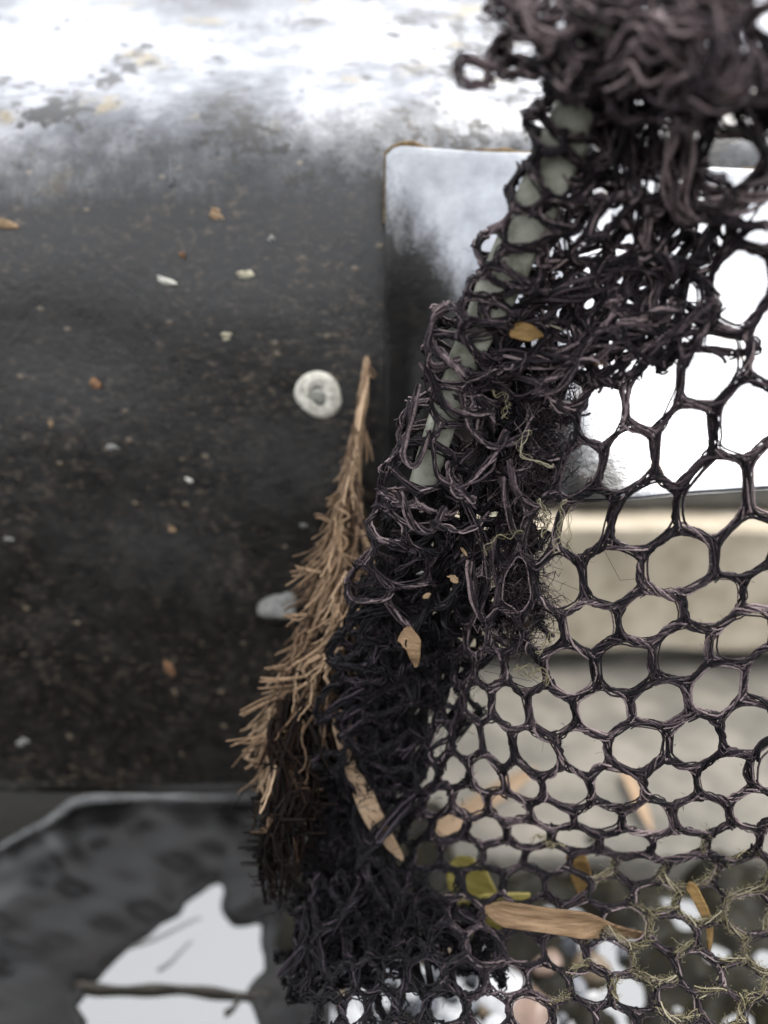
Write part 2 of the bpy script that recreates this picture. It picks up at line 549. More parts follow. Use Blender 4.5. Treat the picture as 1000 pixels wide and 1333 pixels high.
# added bank imitating dark reflections in the water, standing just clear of it
sx, sy = np.meshgrid(np.linspace(-0.036, 0.15, 130), np.linspace(0.08, 0.20, 90))
wq = Wob(35, 2, 12, 25, 160, 1)
sz_ = 0.0018 + 0.0026 * wq(np.stack([sx, sy], -1))[..., 0]
left = np.clip((0.045 - sx) / 0.02, 0, 1)
sz_ += left * (0.0055 * np.clip((sy - 0.153) / 0.006, -1, 1) - 0.001)
sz_ -= 0.02 * np.clip((-0.026 - sx) / 0.008, 0, 1)
M['reflection_dark'], _, _ = simple_mat('reflection_dark', [(0.3, (0.004, 0.0035, 0.0018)), (0.55, (0.010, 0.0085, 0.0035)), (0.8, (0.030, 0.026, 0.009))], 160, (0.4, 0.7), 0.18, 0.6, 0.001)
mb = MB(); mb.grid(np.stack([sx, sy, sz_], -1))
o = mb.build('dark_reflection_bank', M['reflection_dark']); tag(o, 'added olive bank standing in for dark reflections on the water under the net', None, None, 'structure')

# wet liner shore, lower left
ml, nt, bs = mat_new('pond_liner')
v = coords(nt, (1, 2, 1), (0, 0, 0.5)); f = noise(nt, v, 26, 7, 0.62)
nt.links.new(ramp(nt, f, [(0.3, (0.004, 0.004, 0.004)), (0.6, (0.009, 0.0085, 0.008)), (0.8, (0.026, 0.021, 0.017))]), bs.inputs['Base Color'])
nt.links.new(ramp(nt, f, [(0.3, 0.34), (0.7, 0.55)]), bs.inputs['Roughness']); bs.inputs['Specular IOR Level'].default_value = 0.24
bump(nt, bs, noise(nt, v, 70, 4, 0.5), 0.25, 0.001)
M['liner'] = ml


M['rim_glint'], _, _bs = simple_mat('pale_rim_glint', [(0.3, (0.05, 0.05, 0.05)), (0.7, (0.13, 0.13, 0.13))], 150, (0.2, 0.4), 0.7, 0.3, 0.0006)  # paler than the liner, standing in for sky highlight on its rim


def build_liner():
    nx, ny = 150, 130
    X = np.linspace(-90, 430, nx)[None, :].repeat(ny, 0)
    rim = np.interp(X[0], [-90, 0, 30, 60, 95, 120, 180, 215, 260, 330, 430], [1150, 1106, 1090, 1074, 1048, 1042, 1040, 1040, 1043, 1042, 1044])
    s = np.linspace(0, 1, ny)[:, None].repeat(nx, 1)
    Y = rim[None, :] + s ** 1.2 * (1420 - rim[None, :])
    poly = np.array([(100, 1420), (104, 1290), (150, 1252), (205, 1205), (250, 1168), (278, 1152), (292, 1158), (312, 1190), (345, 1200), (352, 1240), (332, 1290), (345, 1330), (352, 1420)], float)

    def sdist(px, py):
        d = np.full(px.shape, 1e9); inside = np.zeros(px.shape, bool)
        for i in range(len(poly)):
            a, b = poly[i], poly[(i + 1) % len(poly)]
            ab = b - a; t = np.clip(((px - a[0]) * ab[0] + (py - a[1]) * ab[1]) / (ab @ ab), 0, 1)
            d = np.minimum(d, np.hypot(px - a[0] - t * ab[0], py - a[1] - t * ab[1]))
            c = ((a[1] > py) != (b[1] > py)) & (px < (b[0] - a[0]) * (py - a[1]) / (b[1] - a[1] + 1e-9) + a[0])
            inside ^= c
        return np.where(inside, -d, d)
    wb = Wob(41, 2, 10, 0.004, 0.02, 1)
    jit = wb(np.stack([X, Y], -1))[..., 0]
    j2 = Wob(45, 2, 10, 0.008, 0.028, 2)(np.stack([X, Y], -1))
    D = sdist(X + 4 * jit + 4 * j2[..., 0], Y - 3 * jit + 4 * j2[..., 1])
    h = np.clip(D, -60, 200) * 0.00006
    h = np.where(D > 0, np.minimum(h, 0.0075 + 0.0008 * jit), h - 0.0006)
    h += 0.0035 * np.exp(-(s / 0.06) ** 2)
    h += np.where(D > 8, 0.0006 * jit, 0)
    V = PZ(X, Y, ZW + h)
    # rolled lip: rows behind the rim, falling down and away
    back = []
    for k, (dy, dz) in enumerate([(0.009, -0.012), (0.0055, -0.0045), (0.003, -0.0012), (0.0012, 0.0002)]):
        back.append(V[0] + np.array([0, dy, dz]))
    V = np.concatenate([np.array(back), V], 0)
    mb = MB(); mb.grid(V)
    o = mb.build('pond_liner', M['liner'])
    so = o.modifiers.new('thick', 'SOLIDIFY'); so.thickness = 0.0009; so.offset = -1
    tag(o, 'wet black pond liner below the wall, sky glint on the rim as pale colour', 'liner')
    rim_glint = V[4] + np.array([0, 0.0004, 0.0001])  # added bead along the rim to carry the painted highlight
    mh = MB(); mh.tubes(rim_glint[None], (0.0011 * (1 + 0.25 * Wob(43, 1, 6, 0.5, 6, 1)(np.linspace(0, 1, nx)[:, None])[:, 0]))[None], 8)
    sub(mh, 'rim_highlight', M['rim_glint'], o)
    return o


build_liner()

# ------------------------------------------------------------------ the net
NET = empty('mesh_net', tuple(P(760, 1200, 0.112)))
tag(NET, 'frayed dark purple mesh net sagging over the pale bar', 'net')


class Net:
    """a lattice laid on the surface S(c, r)"""
    def __init__(s, S, vp, off=np.zeros(3)):
        s.S, s.vp, s.off = S, vp, off

    def at(s, q):
        q = np.asarray(q, float); f = q.reshape(-1, 2)
        return s.S(f[:, 0], f[:, 1]).reshape(q.shape[:-1] + (3,)) + s.off


def lattice(S, c0, c1, r0, r1, jitter, seed, keep=None):
    r_ = np.random.default_rng(seed)
    vid = {}; vpos = []; cells = []; edges = set()
    for r in range(r0, r1 + 1):
        off = 0.0 if r % 2 else 0.5
        for ci in range(c0, c1 + 1):
            c = ci + off
            if keep is not None and not keep(c, r): continue
            ids = []
            for dc, dr in ((0, -2), (.5, -1), (.5, 1), (0, 2), (-.5, 1), (-.5, -1)):
                k = (round(2 * (c + dc)), 3 * r + dr)
                if k not in vid:
                    vid[k] = len(vpos); vpos.append((k[0] / 2.0, k[1] / 3.0))
                ids.append(vid[k])
            cells.append(ids)
            for i in range(6):
                edges.add(tuple(sorted((ids[i], ids[(i + 1) % 6]))))
    vp = np.array(vpos) + r_.normal(size=(len(vpos), 2)) * jitter
    return Net(S, vp), np.array(cells), np.array(sorted(edges))


def chaikin(p, n=2):
    for _ in range(n):
        q = np.roll(p, -1, 1)
        k_ = (0.80, 0.75)[min(_, 1)]
        a = k_ * p + (1 - k_) * q; b = (1 - k_) * p + k_ * q
        p = np.stack([a, b], 2).reshape(p.shape[0], -1, p.shape[-1])
    return p


def net_mesh(mb, V, cells, edges, thick=0.00062, fib=0.00012, nf=8, loops=3, seed=0, tone=(0.5, 0.22), hair=0.0, hair_len=0.002, npt=11, sides=4):
    r_ = np.random.default_rng(seed)
    pa, pb = V.vp[edges[:, 0]], V.vp[edges[:, 1]]
    S = len(edges)
    t = np.linspace(-0.03, 1.03, npt)
    pc = pa[:, None] + (pb - pa)[:, None] * t[None, :, None]
    pc = pc + r_.normal(size=(S, 1, 2)) * 0.04 * np.sin(np.clip(t, 0, 1) * math.pi)[None, :, None]
    C = V.at(pc)
    T = norm(np.gradient(C, axis=1)); Nn = norm(np.cross(T, FWD + 0.01)); Bn = np.cross(T, Nn)
    upr = np.abs(norm(C[:, -1] - C[:, 0]) @ UP) ** 3
    if nf:
        turns = r_.uniform(0.3, 0.9, S) * r_.choice([-1, 1], S)
        etone = r_.normal(tone[0], tone[1] * 0.5, S) - 0.16 * upr
        th = thick * r_.uniform(0.8, 1.25, S) * (1.12 - 0.3 * upr)
        for k in range(nf):
            ph = 2 * math.pi * k / nf + r_.uniform(-.5, .5, S)
            ang = ph[:, None] + 2 * math.pi * turns[:, None] * t[None]
            Rr = th[:, None] * (0.66 + 0.6 * np.abs(2 * t - 1) ** 2.5)[None] * r_.uniform(0.35, 1.2, (S, 1))
            pts = C + Rr[..., None] * (np.cos(ang)[..., None] * Nn + 0.75 * np.sin(ang)[..., None] * Bn)
            wob_ = r_.normal(size=pts.shape) * fib * 0.45
            pts += (wob_ + np.roll(wob_, 1, 1)) / 1.4
            mb.tubes(pts, fib * r_.lognormal(0, 0.25, (S, 1)), sides, tone=np.clip(etone + r_.normal(0, tone[1], S), 0, 1))
    if loops and len(cells):
        pl = chaikin(V.vp[cells], 2)
        base = V.at(pl); cen = base.mean(1, keepdims=True)
        dirc = norm(cen - base)
        rmean = np.linalg.norm(cen - base, axis=-1).mean(1)[:, None, None]
        for k in range(loops):
            ins = (0.0 + 0.85 * k / max(1, loops - 1)) * thick * 0.8
            ins = np.minimum(ins, 0.35 * rmean)
            wobl = r_.normal(size=base.shape) * fib * 0.9
            wobl = (wobl + np.roll(wobl, 1, 1) + np.roll(wobl, -1, 1)) / 1.7
            zoff = r_.normal(0, 0.45, (len(cells), 1, 1)) * thick
            pts = base + dirc * ins + wobl + zoff * FWD
            tn = np.clip(r_.normal(tone[0], tone[1], len(cells)), 0, 1)
            mb.tubes(pts, fib * r_.lognormal(0, 0.2, (len(cells), 1)), sides, closed=True, tone=tn)
    if hair > 0:
        n = int(hair * S)
        e = r_.integers(0, S, n); ti = r_.integers(0, npt, n)
        base = C[e, ti] + r_.normal(size=(n, 3)) * thick * 0.6
        hairs(mb, base, hair_len, r_, 0.000035, tone)


def hairs(mb, base, length, r_, rad, tone, npt=7, sides=3, curl=1.0, bias=None):
    n = len(base)
    d = norm(r_.normal(size=(n, 3)) + (0 if bias is None else bias))
    a = norm(np.cross(d, r_.normal(size=(n, 3)))); b = np.cross(d, a)
    t = np.linspace(0, 1, npt)
    L = length * r_.lognormal(-0.25, 0.55, n)
    w1 = r_.uniform(1, 4.5, n) * curl; ph = r_.uniform(0, 6.28, n)
    amp = L * r_.uniform(0.08, 0.35, n) * curl
    pts = base[:, None] + d[:, None] * (L[:, None] * t)[..., None]
    pts = pts + (amp[:, None] * t * np.sin(w1[:, None] * t * 3 + ph[:, None]))[..., None] * a[:, None] \
        + (amp[:, None] * t * np.cos(w1[:, None] * t * 2.3 + ph[:, None]))[..., None] * b[:, None]
    mb.tubes(pts, rad * r_.uniform(0.7, 1.4, (n, 1)) * (1 - 0.5 * t)[None], sides, tone=np.clip(r_.normal(tone[0], tone[1], n), 0, 1))


# rows of cell centres read off the photo: row -> [(column, x, y, depth)]
ROWS = {
    -5: [(-2, 640, 260, .097), (0, 700, 200, .091), (1, 775, 140, .086), (2, 850, 90, .081), (3, 930, 60, .077), (4, 1030, 40, .074)],
    -4: [(-2, 640, 330, .098), (0, 700, 270, .092), (1, 770, 220, .088), (2, 850, 170, .083), (3, 930, 150, .079), (4, 1025, 130, .076)],
    -3: [(-2, 640, 390, .099), (0, 700, 330, .093), (1, 770, 290, .089), (2, 855, 240, .085), (3, 945, 200, .081), (4, 1040, 190, .078)],
    -2: [(-2, 640, 440, .100), (-.5, 680, 420, .095), (.5, 740, 390, .092), (1.5, 820, 350, .088), (2.5, 905, 305, .085), (3.5, 996, 276, .082), (4.5, 1085, 250, .08)],
    -1: [(-2, 640, 500, .101), (-1, 680, 505, .098), (0, 735, 492, .095), (1, 808, 452, .092), (2, 885, 405, .089), (3, 965, 368, .086), (4, 1050, 340, .084)],
    0: [(-2.5, 630, 590, .103), (-1.5, 668, 580, .101), (-.5, 717, 562, .098), (.5, 779, 539, .095), (1.5, 852, 509, .092), (2.5, 929, 479, .089), (3.5, 1006, 446, .087)],
    1: [(-3, 620, 660, .106), (-2, 652, 640, .103), (-1, 698, 626, .100), (0, 755, 612, .098), (1, 813, 600, .095), (2, 888, 582, .093), (3, 972, 548, .091), (4, 1050, 520, .089)],
    2: [(-3.5, 600, 720, .109), (-2.5, 630, 706, .106), (-1.5, 668, 694, .103), (-.5, 700, 686, .101), (.5, 752, 683, .099), (1.5, 840, 675, .097), (2.5, 930, 648, .095), (3.5, 1015, 622, .093)],
    3: [(-4, 585, 790, .113), (-3, 608, 778, .109), (-2, 636, 768, .106), (-1, 665, 762, .104), (0, 721, 758, .102), (1, 798, 752, .100), (2, 884, 739, .098), (3, 969, 719, .096), (4, 1050, 700, .095)],
    4: [(-4.5, 575, 840, .117), (-3.5, 596, 832, .113), (-2.5, 620, 826, .109), (-1.5, 652, 822, .106), (-.5, 703, 820, .104), (.5, 766, 818, .102), (1.5, 847, 803, .100), (2.5, 929, 785, .098), (3.5, 1005, 766, .097)],
    5: [(-5, 560, 880, .120), (-4, 580, 873, .116), (-3, 602, 868, .112), (-2, 634, 866, .109), (-1, 682, 868, .107), (0, 742, 873, .105), (1, 815, 868, .103), (2, 890, 850, .101), (3, 965, 826, .099), (4, 1040, 805, .098)],
    6: [(-5.5, 540, 930, .123), (-4.5, 562, 922, .119), (-3.5, 588, 915, .115), (-2.5, 617, 910, .112), (-1.5, 662, 917, .109), (-.5, 716, 927, .107), (.5, 784, 928, .105), (1.5, 858, 916, .103), (2.5, 936, 899, .101), (3.5, 1010, 880, .1)],
    7: [(-6, 520, 985, .126), (-5, 545, 975, .122), (-4, 572, 966, .118), (-3, 604, 960, .115), (-2, 647, 965, .112), (-1, 697, 979, .110), (0, 760, 981, .108), (1, 830, 973, .106), (2, 904, 965, .104), (3, 976, 951, .102), (4, 1045, 938, .101)],
    8: [(-6.5, 500, 1030, .129), (-5.5, 524, 1022, .125), (-4.5, 552, 1012, .121), (-3.5, 588, 1006, .118), (-2.5, 632, 1010, .115), (-1.5, 678, 1024, .113), (-.5, 736, 1027, .111), (.5, 802, 1026, .109), (1.5, 872, 1023, .107), (2.5, 946, 1013, .105), (3.5, 1015, 1000, .104)],
    9: [(-7, 480, 1072, .131), (-6, 505, 1062, .128), (-5, 532, 1052, .125), (-4, 568, 1042, .122), (-3, 612, 1042, .119), (-2, 660, 1050, .117), (-1, 716, 1062, .115), (0, 778, 1066, .113), (1, 844, 1066, .111), (2, 914, 1063, .109), (3, 982, 1054, .108), (4, 1050, 1046, .107)],
    10: [(-7.5, 462, 1105, .132), (-6.5, 486, 1095, .130), (-5.5, 512, 1085, .128), (-4.5, 540, 1078, .126), (-3.5, 582, 1074, .123), (-2.5, 632, 1078, .121), (-1.5, 690, 1086, .119), (-.5, 752, 1092, .117), (.5, 816, 1098, .115), (1.5, 884, 1101, .113), (2.5, 956, 1098, .112), (3.5, 1026, 1094, .111)],
    11: [(-8, 440, 1140, .130), (-6, 498, 1118, .129), (-5, 522, 1113, .128), (-4, 550, 1112, .127), (-3, 600, 1111, .125), (-2, 655, 1113, .123), (-1, 711, 1116, .121), (0, 769, 1124, .119), (1, 830, 1131, .117), (2, 896, 1134, .115), (3, 965, 1138, .114), (4, 1036, 1142, .113)],
    12: [(-8, 430, 1172, .127), (-5.5, 505, 1148, .126), (-4.5, 532, 1147, .125), (-3.5, 574, 1149, .123), (-2.5, 629, 1151, .121), (-1.5, 684, 1152, .119), (-.5, 738, 1154, .117), (.5, 797, 1162, .115), (1.5, 853, 1168, .114), (2.5, 910, 1177, .113), (3.5, 973, 1192, .112), (4.5, 1036, 1205, .111)],
    13: [(-8, 425, 1206, .123), (-5, 520, 1186, .122), (-4, 558, 1186, .121), (-3, 605, 1190, .119), (-2, 652, 1192, .117), (-1, 702, 1194, .115), (0, 755, 1196, .1135), (1, 816, 1200, .1125), (2, 875, 1211, .1115), (3, 938, 1227, .1105), (4, 1000, 1240, .110)],
    14: [(-8, 420, 1242, .119), (-5.5, 500, 1226, .118), (-4.5, 536, 1226, .117), (-3.5, 582, 1230, .116), (-2.5, 630, 1234, .1145), (-1.5, 682, 1236, .113), (-.5, 737, 1240, .1115), (.5, 795, 1248, .1105), (1.5, 851, 1257, .1095), (2.5, 910, 1266, .1085), (3.5, 968, 1276, .108), (4.5, 1030, 1290, .107)],
    15: [(-8, 415, 1280, .115), (-5, 512, 1266, .1145), (-4, 555, 1268, .1135), (-3, 606, 1272, .1125), (-2, 660, 1274, .1115), (-1, 713, 1277, .1103), (0, 769, 1282, .109), (1, 827, 1294, .108), (2, 880, 1304, .107), (3, 939, 1314, .106), (4, 996, 1322, .1055)],
    16: [(-8, 412, 1318, .112), (-4.5, 530, 1308, .111), (-2.5, 636, 1316, .109), (-.5, 745, 1324, .107), (1.5, 858, 1342, .105), (3.5, 970, 1360, .104)],
    17: [(-8, 408, 1360, .109), (-4, 548, 1352, .108), (-2, 660, 1360, .106), (0, 775, 1368, .104), (2, 890, 1388, .102), (4, 1005, 1404, .101)],
    18: [(-8, 404, 1402, .106), (-4, 548, 1398, .105), (-2, 660, 1404, .103), (0, 775, 1412, .101), (2, 890, 1430, .099), (4, 1005, 1446, .098)],
}
RK = sorted(ROWS)


def row_eval(r, c):
    a = np.array(ROWS[r], float)
    out = []
    for k in (1, 2, 3):
        v = np.interp(c, a[:, 0], a[:, k])
        v = np.where(c < a[0, 0], a[0, k] + (c - a[0, 0]) * (a[1, k] - a[0, k]) / (a[1, 0] - a[0, 0]), v)
        v = np.where(c > a[-1, 0], a[-1, k] + (c - a[-1, 0]) * (a[-1, k] - a[-2, k]) / (a[-1, 0] - a[-2, 0]), v)
        out.append(v)
    return np.stack(out, -1)


def S_main(c, r):
    tab = np.stack([row_eval(k, c) for k in RK], 0)     # rows x n x 3
    ri = np.clip(np.asarray(r, float) - RK[0], 0, len(RK) - 1.0001)
    i = np.floor(ri).astype(int); f = (ri - i)[:, None]
    n = np.arange(len(c)); g = lambda k: tab[np.clip(k, 0, len(RK) - 1), n]
    p0, p1, p2, p3 = g(i - 1), g(i), g(i + 1), g(i + 2)
    q = 0.5 * ((2 * p1) + (-p0 + p2) * f + (2 * p0 - 5 * p1 + 4 * p2 - p3) * f ** 2 + (-p0 + 3 * p1 - 3 * p2 + p3) * f ** 3)
    return P(q[:, 0], q[:, 1], q[:, 2])


# upright panel (rows up to the fold), floor panel after it; one lattice, two parts
def part_main(name, mat, r0, r1, c0, c1, seed, keep=None, **kw):
    V, cells, edges = lattice(S_main, c0, c1, r0, r1, 0.03, 99, keep)
    mb = MB(); net_mesh(mb, V, cells, edges, seed=seed, **kw)
    sub(mb, name, mat, NET)
    return V, cells, edges


upper_keep = lambda c, r: (c > 2.2 if r <= -3 else c > 1.0 if r == -2 else c > -.6 if r in (-1, 0) else True)
part_main('upright_panel', M['net'], -4, 10, -4, 4, 1, upper_keep, hair=2.0, hair_len=0.0008, tone=(0.56, 0.27), thick=0.00063, fib=0.000125, nf=10, loops=3)
part_main('floor_panel', M['net'], 11, 18, -3, 4, 2, None, hair=2.0, hair_len=0.0009, tone=(0.45, 0.22), thick=0.00055, nf=7)
part_main('blackened_side', M['net_wet'], 3, 18, -8, -4, 3, lambda c, r: c < -3.2, hair=1.5, hair_len=0.0012, nf=5, fib=0.00016, tone=(0.4, 0.25), thick=0.0008)

# ---- the sleeve of net around the bar
BAR = np.array([(812, -20, .0745), (775, 90, .0775), (735, 185, .0825), (700, 262, .0865), (662, 345, .0905), (632, 412, .094), (600, 480, .0975), (572, 560, .1015), (545, 650, .106), (520, 730, .110), (490, 830, .1145), (455, 950, .119), (430, 1060, .122)], float)


def path_eval(tab, t):
    u = t * (len(tab) - 1)
    i = np.clip(np.floor(u).astype(int), 0, len(tab) - 2); f = (u - i)[..., None]
    g = lambda k: tab[np.clip(k, 0, len(tab) - 1)]
    p0, p1, p2, p3 = g(i - 1), g(i), g(i + 1), g(i + 2)
    return 0.5 * ((2 * p1) + (-p0 + p2) * f + (2 * p0 - 5 * p1 + 4 * p2 - p3) * f ** 2 + (-p0 + 3 * p1 - 3 * p2 + p3) * f ** 3)


def bar_frame(t):
    q = path_eval(BAR, t); c = P(q[..., 0], q[..., 1], q[..., 2])
    q2 = path_eval(BAR, np.clip(t + 0.01, 0, 1)); q1 = path_eval(BAR, np.clip(t - 0.01, 0, 1))
    T = norm(P(q2[..., 0], q2[..., 1], q2[..., 2]) - P(q1[..., 0], q1[..., 1], q1[..., 2]))
    A = norm(np.cross(T, FWD)); B = np.cross(T, A)
    # A points to image left/right, B toward / away from the viewer
    A = A * np.sign(A[..., :1]) ; B = norm(FWD - (T @ FWD)[..., None] * T)
    return c, T, A, B


M['bar'], _, _ = simple_mat('pale_bar', [(0.3, (0.12, 0.122, 0.085)), (0.5, (0.30, 0.305, 0.245)), (0.75, (0.46, 0.46, 0.39))], 260, (0.3, 0.55), 0.5, 0.35, 0.0005)


def build_bar():
    t = np.linspace(0, 0.65, 90)
    c, T, A, B = bar_frame(t)
    wA = np.interp(t, [0, .2, .38, .45, .55, 1], [.0026, .0026, .0026, .0021, .0019, .0019]); wB = 0.0011
    n = 20; a = np.linspace(0, 2 * math.pi, n, endpoint=False)
    ca, sa = np.cos(a), np.sin(a)
    e = 0.55
    X = np.sign(ca) * np.abs(ca) ** e; Y = np.sign(sa) * np.abs(sa) ** e
    tw = np.interp(t, [0, .4, .5, 1], [-.25, -.15, .25, .35])
    A2 = np.cos(tw)[:, None] * A + np.sin(tw)[:, None] * B; B2 = -np.sin(tw)[:, None] * A + np.cos(tw)[:, None] * B
    V = c[:, None] + X[None, :, None] * (wA[:, None, None] * A2[:, None]) + Y[None, :, None] * wB * B2[:, None]
    V = np.concatenate([V, V[:, :1]], 1)
    mb = MB(); mb.grid(V)
    o = mb.build('support_bar', M['bar'])
    tag(o, 'pale grey green flat bar running slantwise inside the net', 'bar')


build_bar()


def S_sleeve(rad_l, rad_r, rb, t0, t1, nr, nc, phase, seed, amp):
    wb = Wob(seed, 2, 8, 0.15, 1.0, 3)

    def S(c, r):
        t = t0 + (t1 - t0) * r / nr
        cc, T, A, B = bar_frame(np.clip(t, 0, 1))
        ang = c / nc * 2 * math.pi + phase
        ca, sa = np.cos(ang), np.sin(ang)
        rx = np.where(ca < 0, np.interp(t, [0, .3, .5, .6, 1], rad_l), np.interp(t, [0, .3, .5, .6, 1], rad_r))
        p = cc + (rx * ca)[:, None] * A + (rb * sa)[:, None] * B
        return p + amp * wb(np.stack([c, r], -1))
    return S


nr = 23
V, cells, edges = lattice(S_sleeve([.0042, .0036, .0048, .0052, .0060], [.0045, .0046, .0050, .0055, .0065], .0030, 0.0, 0.78, nr, 4, 0.75, 51, 0.0005), 0, 3, 0, nr, 0.05, 5)
mb = MB(); net_mesh(mb, V, cells, edges, thick=0.00055, fib=0.00012, nf=7, loops=3, seed=5, hair=3, hair_len=0.0008, tone=(0.55, 0.24))
sub(mb, 'bar_sleeve', M['net'], NET)


# ---- crumpled folds: sheets of net pushed together
def S_quad(q, nc, nrow, amp, seed, f0=0.14, f1=0.6):
    q = np.array(q, float)            # 4 corners (x,y,d): TL TR BR BL
    wb = Wob(seed, 2, 10, f0, f1, 3)

    def S(c, r):
        u = (c / nc)[:, None]; v = (r / nrow)[:, None]
        g = (1 - v) * ((1 - u) * q[0] + u * q[1]) + v * ((1 - u) * q[3] + u * q[2])
        return P(g[:, 0], g[:, 1], g[:, 2]) + amp * wb(np.stack([c, r], -1))
    return S


def crumple(name, mat, sheets, nf=4, loops=3, thick=0.0005, fib=0.00015, tone=(0.5, 0.25), hair=4, hair_len=0.002, jitter=0.08):
    mb = MB()
    for (q, nc, nrow, amp, seed) in sheets:
        V, cells, edges = lattice(S_quad(q, nc, nrow, amp * 1.15, seed), 0, nc, 0, nrow, jitter, seed + 1)
        net_mesh(mb, V, cells, edges, thick=thick, fib=fib, nf=nf, loops=loops, seed=seed + 2, tone=tone, hair=hair, hair_len=hair_len, npt=10, sides=4)
    return sub(mb, name, mat, NET)


# band beside the bar, right side, small torn holes
crumple('gathered_band', M['net'], [
    ([(770, 120, .0805), (885, 95, .077), (880, 430, .088), (690, 440, .0935)], 4, 9, .0008, 101),
    ([(800, 90, .0785), (895, 80, .075), (900, 330, .084), (790, 350, .089)], 2, 6, .0009, 103),
    ([(700, 375, .0925), (895, 320, .0865), (900, 450, .089), (650, 490, .0965)], 5, 4, .0011, 105),
    ([(650, 410, .094), (860, 370, .0885), (850, 440, .090), (640, 480, .096)], 5, 3, .0010, 107),
    ([(600, 440, .0965), (740, 420, .0935), (730, 520, .0965), (600, 540, .099)], 4, 3, .0011, 109),
], tone=(0.5, 0.25), hair=2, hair_len=.001)
crumple('gathered_top', M['net'], [
    ([(655, -40, .074), (1060, -60, .066), (1060, 70, .068), (680, 95, .076)], 7, 3, .0022, 111),
    ([(670, -30, .078), (1060, -60, .070), (1060, 90, .072), (700, 90, .079)], 7, 3, .0020, 115),
], tone=(0.6, 0.28), hair=2, hair_len=.0012, thick=0.00065, fib=0.00017)
MATTED = [
    ([(590, 430, .100), (680, 470, .098), (660, 700, .106), (520, 690, .110)], 3, 6, .0018, 121),
    ([(545, 600, .1065), (665, 560, .102), (650, 800, .109), (480, 820, .116)], 4, 6, .0020, 123),
    ([(520, 660, .110), (655, 640, .106), (600, 850, .112), (470, 850, .118)], 4, 5, .0022, 125),
    ([(500, 740, .114), (635, 700, .110), (570, 940, .119), (440, 940, .122)], 4, 6, .0022, 127),
    ([(480, 800, .118), (590, 780, .115), (550, 990, .122), (430, 990, .126)], 4, 5, .0024, 129),
    ([(450, 880, .121), (550, 880, .119), (470, 1110, .127), (400, 1110, .128)], 4, 6, .0024, 131),
    ([(440, 950, .124), (530, 900, .123), (470, 1170, .128), (400, 1180, .128)], 4, 6, .0026, 133),
    ([(430, 1060, .127), (470, 1040, .129), (540, 1250, .122), (400, 1250, .124)], 4, 4, .0026, 135),
    ([(400, 1140, .126), (590, 1185, .122), (620, 1255, .118), (390, 1270, .119)], 7, 3, .0022, 137),
    ([(420, 1160, .124), (600, 1190, .121), (610, 1275, .117), (400, 1300, .117)], 6, 3, .0022, 139),
    ([(420, 1040, .1295), (470, 1060, .127), (500, 1210, .123), (390, 1220, .1255)], 6, 5, .0022, 143),
    ([(400, 1160, .1275), (590, 1180, .1255), (640, 1240, .120), (400, 1250, .123)], 8, 4, .0020, 147),
]
crumple('matted_side', M['net_wet'], [(q, nc, nw, am * 0.62, sd) for q, nc, nw, am, sd in MATTED], tone=(0.46, 0.28), hair=2.0, hair_len=0.0012, thick=0.0006, fib=0.00015, nf=5)


# ropes: tight folds that read as thick strands
def rope(mb, pts, rad, n, seed, fib=0.0002, tone=(0.5, 0.25), turns=1.5, npt=60):
    r_ = np.random.default_rng(seed)
    tab = np.array(pts, float); t = np.linspace(0, 1, npt)
    q = path_eval(tab, t); C = P(q[:, 0], q[:, 1], q[:, 2])
    T = norm(np.gradient(C, axis=0)); A = norm(np.cross(T, FWD)); B = np.cross(T, A)
    wb = Wob(seed, 1, 7, 0.8, 5, n * 2)
    w_ = wb(t[:, None]).reshape(npt, n, 2)
    n = int(n); ph = r_.uniform(0, 6.28, n); rr = np.sqrt(r_.uniform(0.08, 1.6, n)) * rad
    tr = turns * r_.uniform(.6, 1.3, n)
    ang = ph[None] + 2 * math.pi * tr[None] * t[:, None]
    pt = C[:, None] + (rr * np.cos(ang) + 0.34 * rad * w_[..., 0])[..., None] * A[:, None] + (rr * np.sin(ang) + 0.34 * rad * w_[..., 1])[..., None] * B[:, None]
    mb.tubes(pt.transpose(1, 0, 2), fib * r_.uniform(.6, 1.4, (n, 1)), 5, tone=np.clip(r_.normal(tone[0], tone[1], n), 0, 1))


mb = MB()
mb = MB(); rope(mb, [(640, -10, .072), (690, 25, .072), (770, 15, .070), (850, -20, .068)], .0013, 16, 201, tone=(0.67, .25)); sub(mb, 'folded_rope', M['net'], NET)
mb = MB(); rope(mb, [(810, 110, .073), (830, 60, .070), (880, 35, .067), (930, 10, .065), (960, -30, .064)], .0017, 22, 203, tone=(0.74, .22)); sub(mb, 'folded_rope', M['net'], NET)
mb = MB(); rope(mb, [(870, 20, .067), (930, 60, .066), (945, 100, .067), (905, 115, .069), (870, 150, .072)], .0016, 20, 205, tone=(0.70, .25)); sub(mb, 'folded_rope', M['net'], NET)
mb = MB(); rope(mb, [(860, 110, .072), (920, 118, .070), (980, 110, .068), (1050, 116, .066)], .0012, 16, 206, tone=(0.80, .22)); sub(mb, 'folded_rope', M['net'], NET)
mb = MB(); rope(mb, [(815, 60, .074), (806, 120, .077), (812, 190, .080), (830, 250, .083), (850, 320, .086)], .0010, 14, 207, tone=(0.62, .25)); sub(mb, 'folded_rope', M['net'], NET)
mb = MB(); rope(mb, [(900, 90, .071), (878, 160, .075), (882, 230, .079), (910, 275, .081), (960, 265, .081), (1010, 230, .079)], .0011, 15, 208, tone=(0.72, .25)); sub(mb, 'folded_rope', M['net'], NET)
mb = MB(); rope(mb, [(770, 100, .079), (795, 190, .0815), (790, 212, .082), (740, 232, .084), (690, 205, .085)], .0008, 10, 210, tone=(0.67, .25)); sub(mb, 'folded_rope', M['net'], NET)
